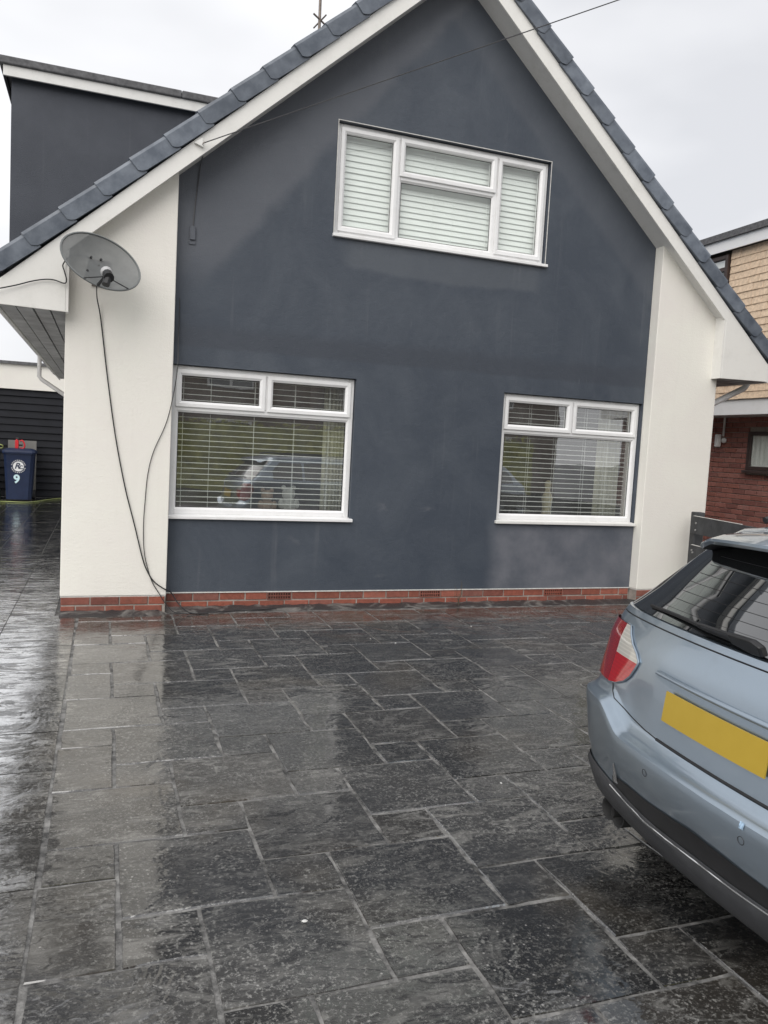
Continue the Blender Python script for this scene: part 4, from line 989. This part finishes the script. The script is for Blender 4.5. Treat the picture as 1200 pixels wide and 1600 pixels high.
    ulv=[-.9985,-.995,-.985,-.97,-.94,-.9,-.85,-.78,-.7,-.6,-.5,-.35,-.2,0,.2,.35,.5,.6,.7,.78,.85,.9,.94,.97,.985,.995,.9985]
    rows=[]
    for f,off in ((0,.002),(.15,.012),(.5,.016),(.85,.018),(1.0,.004)):
        rows.append([rearpt(u,.212+(vt(u)-.212)*f,off) for u in ulv])
    va=MB().grid(rows).build('valance',CM['trim'],car,45)
    rows=[]
    for f,off in ((0,.0035),(.5,.0030),(1,.0035)):
        rows.append([rearpt(u,vt(u)+.002+.085*f*max(.0,1-abs(u)/.62)**.30,off) for u in [-.60+1.20*q/30 for q in range(31)]])
    MB().grid(rows).build('valance_channel',CM['black'],car,45)
    MB().tube([rearpt(-.60+1.20*q/40,vt(-.60+1.20*q/40)-.002,.017) for q in range(41)],.0035,6).build('valance_highlight',CM['bright_edge'],car,60)  # bright tube imitates the white highlight line along the valance edge
    # bumper flap at the corner, exhaust
    for s in (1,-1):
        MB().prism([Vector((.50,s*.80,.24)),Vector((.50,s*.80,.10)),Vector((.47,s*.60,.10)),Vector((.47,s*.60,.24))],(.02,0,0)).build('mud_flap',CM['rubber'],car)
    for yy in (.60,.53): MB().lathe([(.042,.0),(.046,.0),(.046,.35),(.036,.35),(.036,.01),(.042,.0)],(.10,yy,.185),14,'x').build('exhaust_pipe',CM['rubber'],car,40)
    # number plate, plinth of plate
    pl=[]
    b=MB(); uu=[-.285+.57*q/10 for q in range(11)]
    rows=[[rearpt(u,z,.012) for u in uu] for z in (.685,.795)]
    b.grid(rows); pb=b.build('number_plate',CM['plate'],car); m=pb.modifiers.new('s','SOLIDIFY'); m.thickness=.006
    MB().tube([rearpt(-.40+.8*q/12,.835,.004) for q in range(13)],.010,6).build('boot_handle',CM['paint'],car,60)
    # parking aids / tow cover / sticker on the bumper
    def disc(u,z,r,off,mat,name):
        c=rearpt(u,z,off); a=(rearpt(u+.01,z,off)-rearpt(u-.01,z,off)).normalized(); d=(rearpt(u,z+.004,off)-rearpt(u,z-.004,off)).normalized()
        MB().poly([c+a*r*math.cos(2*math.pi*q/18)+d*r*math.sin(2*math.pi*q/18) for q in range(18)]).build(name,mat,car)
    def ring(u,z,r,off,mat,name):
        c=rearpt(u,z,off); a=(rearpt(u+.01,z,off)-rearpt(u-.01,z,off)).normalized(); d=(rearpt(u,z+.004,off)-rearpt(u,z-.004,off)).normalized()
        MB().tube([c+a*r*math.cos(2*math.pi*q/18)+d*r*math.sin(2*math.pi*q/18) for q in range(18)],.0011,4,True).build(name,mat,car)
    for u in (.28,-.28): ring(u,.492,.013,.0005,CM['trim'],'parking_sensor')
    MB().grid([[rearpt(u,z,.0025) for u in (-.27,-.28,-.29)] for z in (.530,.540,.550)]).build('sticker',simple('blue_sticker',(.30,.42,.55),.4,.6,120),car)
    # corner reflector fold (bright chipped edge)
    MB().grid([[rearpt(u,z,.003) for u,z in ((.555,.425),(.565,.425))],[rearpt(u,z,.004) for u,z in ((.545,.345),(.590,.34))]]).build('chipped_edge',CM['bright_edge'],car)
    # wiper
    wz=1.035; wp=empty('wiper',(0,0,0),car)
    lv=glv(.10)
    P0=gpt(-.09,glv(.17),.050)+Vector((0,0,.012)); P1=gpt(.26,glv(.21),.050); P2=gpt(.72,glv(.17),.022)
    hv=(P1-P0).normalized(); uv=Vector((-.55,0,.83))
    MB().prism([P0-hv*.050-uv*.030,P0-hv*.058+uv*.012,P0-hv*.02+uv*.030,P0+hv*.10+uv*.024,P0+hv*.10-uv*.018,P0-uv*.034],(-.030,0,-.006)).build('wiper_boss',CM['black'],wp,bevel=.008)
    MB().prism([P0+hv*.06-uv*.020,P0+hv*.06+uv*.020,P1+uv*.011,P1-uv*.009],(-.020,0,-.004)).build('wiper_arm',CM['black'],wp,bevel=.005)
    MB().prism([P0+hv*.10+uv*.004,P0+hv*.10+uv*.014,P1-hv*.03+uv*.008,P1-hv*.03+uv*.001],(-.0225,0,-.004)).build('wiper_highlight',CM['trim'],wp)
    MB().tube([P1-hv*.16-uv*.012,P1-uv*.006,P1.lerp(P2,.5),P2],.0075,6).build('wiper_blade',CM['black'],wp,40)
    # wheels
    for x in (.80,3.56):
        for s in (-1,1):
            wh=empty('wheel',(0,0,0),car)
            MB().lathe([(.20,-.11),(.30,-.11),(.315,-.09),(.318,0),(.315,.09),(.30,.11),(.20,.11)],(x,s*.795,.318),28,'y').build('tyre',CM['rubber'],wh,40)
            rm_=MB(); yy=s*.795+s*.10
            rm_.lathe([(.205,-.02*s),(.205,.012*s),(.185,.012*s),(.185,-.02*s)],(x,yy,.318),28,'y')
            for q in range(5):
                a=2*math.pi*q/5; d=Vector((math.cos(a),0,math.sin(a))); n=Vector((-math.sin(a),0,math.cos(a))); c=Vector((x,yy,.318))
                rm_.prism([c+d*.03+n*.03,c+d*.19+n*.022,c+d*.19-n*.022,c+d*.03-n*.03],(0,s*.012,0))
            rm_.lathe([(0,.016*s),(.045,.016*s),(.05,0)],(x,yy,.318),16,'y'); rm_.build('rim',CM['rim'],wh,40)
            MB().lathe([(.0,0),(.352,0),(.352,.004*s),(0,.004*s)],(x,s*.9005,.325),32,'y').build('wheel_arch',CM['black'],wh)
            MB().lathe([(.0,.012*s),(.195,.012*s)],(x,s*.9005,.318),24,'y').build('brake_disc',CM['trim'],wh)
            MB().lathe([(.20,.008*s),(.312,.008*s),(.315,.004*s)],(x,s*.9005,.318),28,'y').build('tyre_wall',CM['rubber'],wh)
            r3=MB()
            for q in range(5):
                a=2*math.pi*q/5+.3; d=Vector((math.cos(a),0,math.sin(a))); n=Vector((-math.sin(a),0,math.cos(a))); c=Vector((x,s*.9135,.318))
                r3.prism([c+d*.0+n*.03,c+d*.2+n*.024,c+d*.2-n*.024,c-n*.03],(0,s*.008,0))
            r3.build('spokes',CM['rim'],wh)
    # door gaps, sills, handles, mirrors on both sides
    for s in (-1,1):
        for x in (1.14,2.02,2.95):
            MB().tube([Vector((x,s*(lerp_tab(Wt,z)+.0005),z)) for z in (.30,.5,.7,.9,1.0)],.003,4).build('door_gap',CM['black'],car)
        for x in (1.30,2.18): MB().box(x,x+.17,s*.9-.014,s*.9+.014,.875,.90).build('door_handle',CM['paint'],car,bevel=.008)
        MB().box(2.62,2.80,s*.98-.09,s*.98+.09,.97,1.09).build('mirror',CM['paint'],car,bevel=.035)
        MB().tube([Vector((.75,s*.60,1.412)),Vector((.85,s*.60,1.435)),Vector((2.0,s*.58,1.435)),Vector((2.1,s*.57,1.41))],.014,6).build('roof_rail',CM['black'],car,50)
        rows=[[Vector((x,s*.86,z)) for x in (4.02,4.2,4.3)] for z in (.64,.74)]
        MB().lathe([(0,0),(.09,.0),(.10,.02),(0,.05)],(4.33,s*.66,.68),14,'x').build('headlight',CM['clear'],car,50)
    return car
car=make_car(); CS=.90; car.scale=(CS,)*3; car.location=(1.93,-4.935,0); car.rotation_euler=(0,0,R(-4))
tag(car,'silver blue estate car parked close by with its rear towards the drive','car')

# ------------------------------------------------------------------ small things on the ground
def weed(x,y,seed,label,h=.32):
    rnd=random.Random(seed); t=tag(empty('dead_weed',(x,y,0)),label,'weed')
    for q in range(6):
        a=rnd.uniform(0,6.28); L=h*rnd.uniform(.4,1); p=[Vector((0,0,0))]
        for k in range(4): p.append(p[-1]+Vector((rnd.uniform(-.02,.02)+.012*math.cos(a),rnd.uniform(-.015,.015),L/4)))
        MB().tube(p,.003,4,r1=.001).build('stem',M['twig'],t)
weed(3.47,-.07,4,'dry spindly weed growing at the foot of the grey wall'); 
rc=random.Random(21)
chip=MB().lathe([(0,-.5),(.6,-.35),(.9,0),(.5,.4),(0,.5)],(0,0,0),6).mesh('stone_chip',M['chip'])
spots=[(1.42,-.17),(2.93,-3.2),(1.95,-3.78),(.86,-4.55),(3.2,-.9),(2.2,-1.2),(2.35,-1.35)]
lab=['white chip at the foot of the wall by the cable end','white chip on a paving joint in mid drive','white chip near the car bumper','white chip on the near paving slab','white chip on the dark paving below the wall','white chip left of a pair on the paving','white chip right of a pair on the paving']
for (x,y_),lb in zip(spots,lab):
    o=bpy.data.objects.new('stone_chip',chip); COL.objects.link(o); o.location=(x,y_,.006); s=rc.uniform(.005,.009); o.scale=(s*1.4,s,s*.8); o.rotation_euler=(0,0,rc.uniform(0,6)); tag(o,lb,'stone')

# ------------------------------------------------------------------ street side, seen only in the reflections
def hedge(x0,x1,y,h,label,n):
    t=tag(empty('hedge',((x0+x1)/2,y,-.1)),label,'hedge'); rnd=random.Random(n); b=MB()
    cx=(x0+x1)/2
    for q in range(n):
        c=Vector((rnd.uniform(x0,x1)-cx,rnd.uniform(-.45,.45),rnd.uniform(.05,1)**.8*h)); d=Vector((rnd.gauss(0,1),rnd.gauss(0,1),rnd.gauss(0,1))).normalized(); e=d.orthogonal().normalized(); f=d.cross(e); s=rnd.uniform(.04,.09)
        b.poly([c+e*s,c+f*s*.5,c-e*s,c-f*s*.5])
    b.build('foliage',M['hedge'],t); MB().box(x0-cx,x1-cx,-.35,.35,0,h*.93).build('core',M['hedge'],t)
hedge(-9,14,-17.0,2.15,'long green hedge across the street reflected in the windows',9000)
def far_house(x,label):
    t=tag(empty('far_house',(x,-24,-.1)),label,'house','houses across the street seen in reflections')
    MB().box(-4,4,-4,4,0,5).build('wall',M['brickfar2'],t); MB().prism([(-4.4,4.4,5),(4.4,4.4,5),(4.4,0,7.6),(-4.4,0,7.6)],(0,.05,-.2)).prism([(-4.4,-4.4,5),(4.4,-4.4,5),(4.4,0,7.6),(-4.4,0,7.6)],(0,-.05,-.2)).build('roof',M['roofbrown'],t)
    for xx,z in ((-2.2,1.0),(1.2,1.0),(-2.2,3.3),(1.2,3.3)):
        w=MB().box(xx-.8,xx+.8,4.0,4.05,z,z+1.2).build('window',M['upvc'],t)
        for d in (-.4,.4): MB().box(xx+d-.34,xx+d+.34,4.051,4.06,z+.08,z+1.12).build('pane',CM['glass'],w)
M['brickfar2']=simple('far_house_brick',(.22,.175,.15),.85,.25,6)
for x,lb in ((-7,'brick house across the street, left one in the reflections'),(3,'brick house across the street, middle one in the reflections'),(13,'brick house across the street, right one in the reflections')): far_house(x,lb)
c=copy_tree(car); c.location=(7.6,-7.0,0); c.rotation_euler=(0,0,R(152)); tag(c,'second silver car parked beyond the fence, seen reflected in the right window','car')
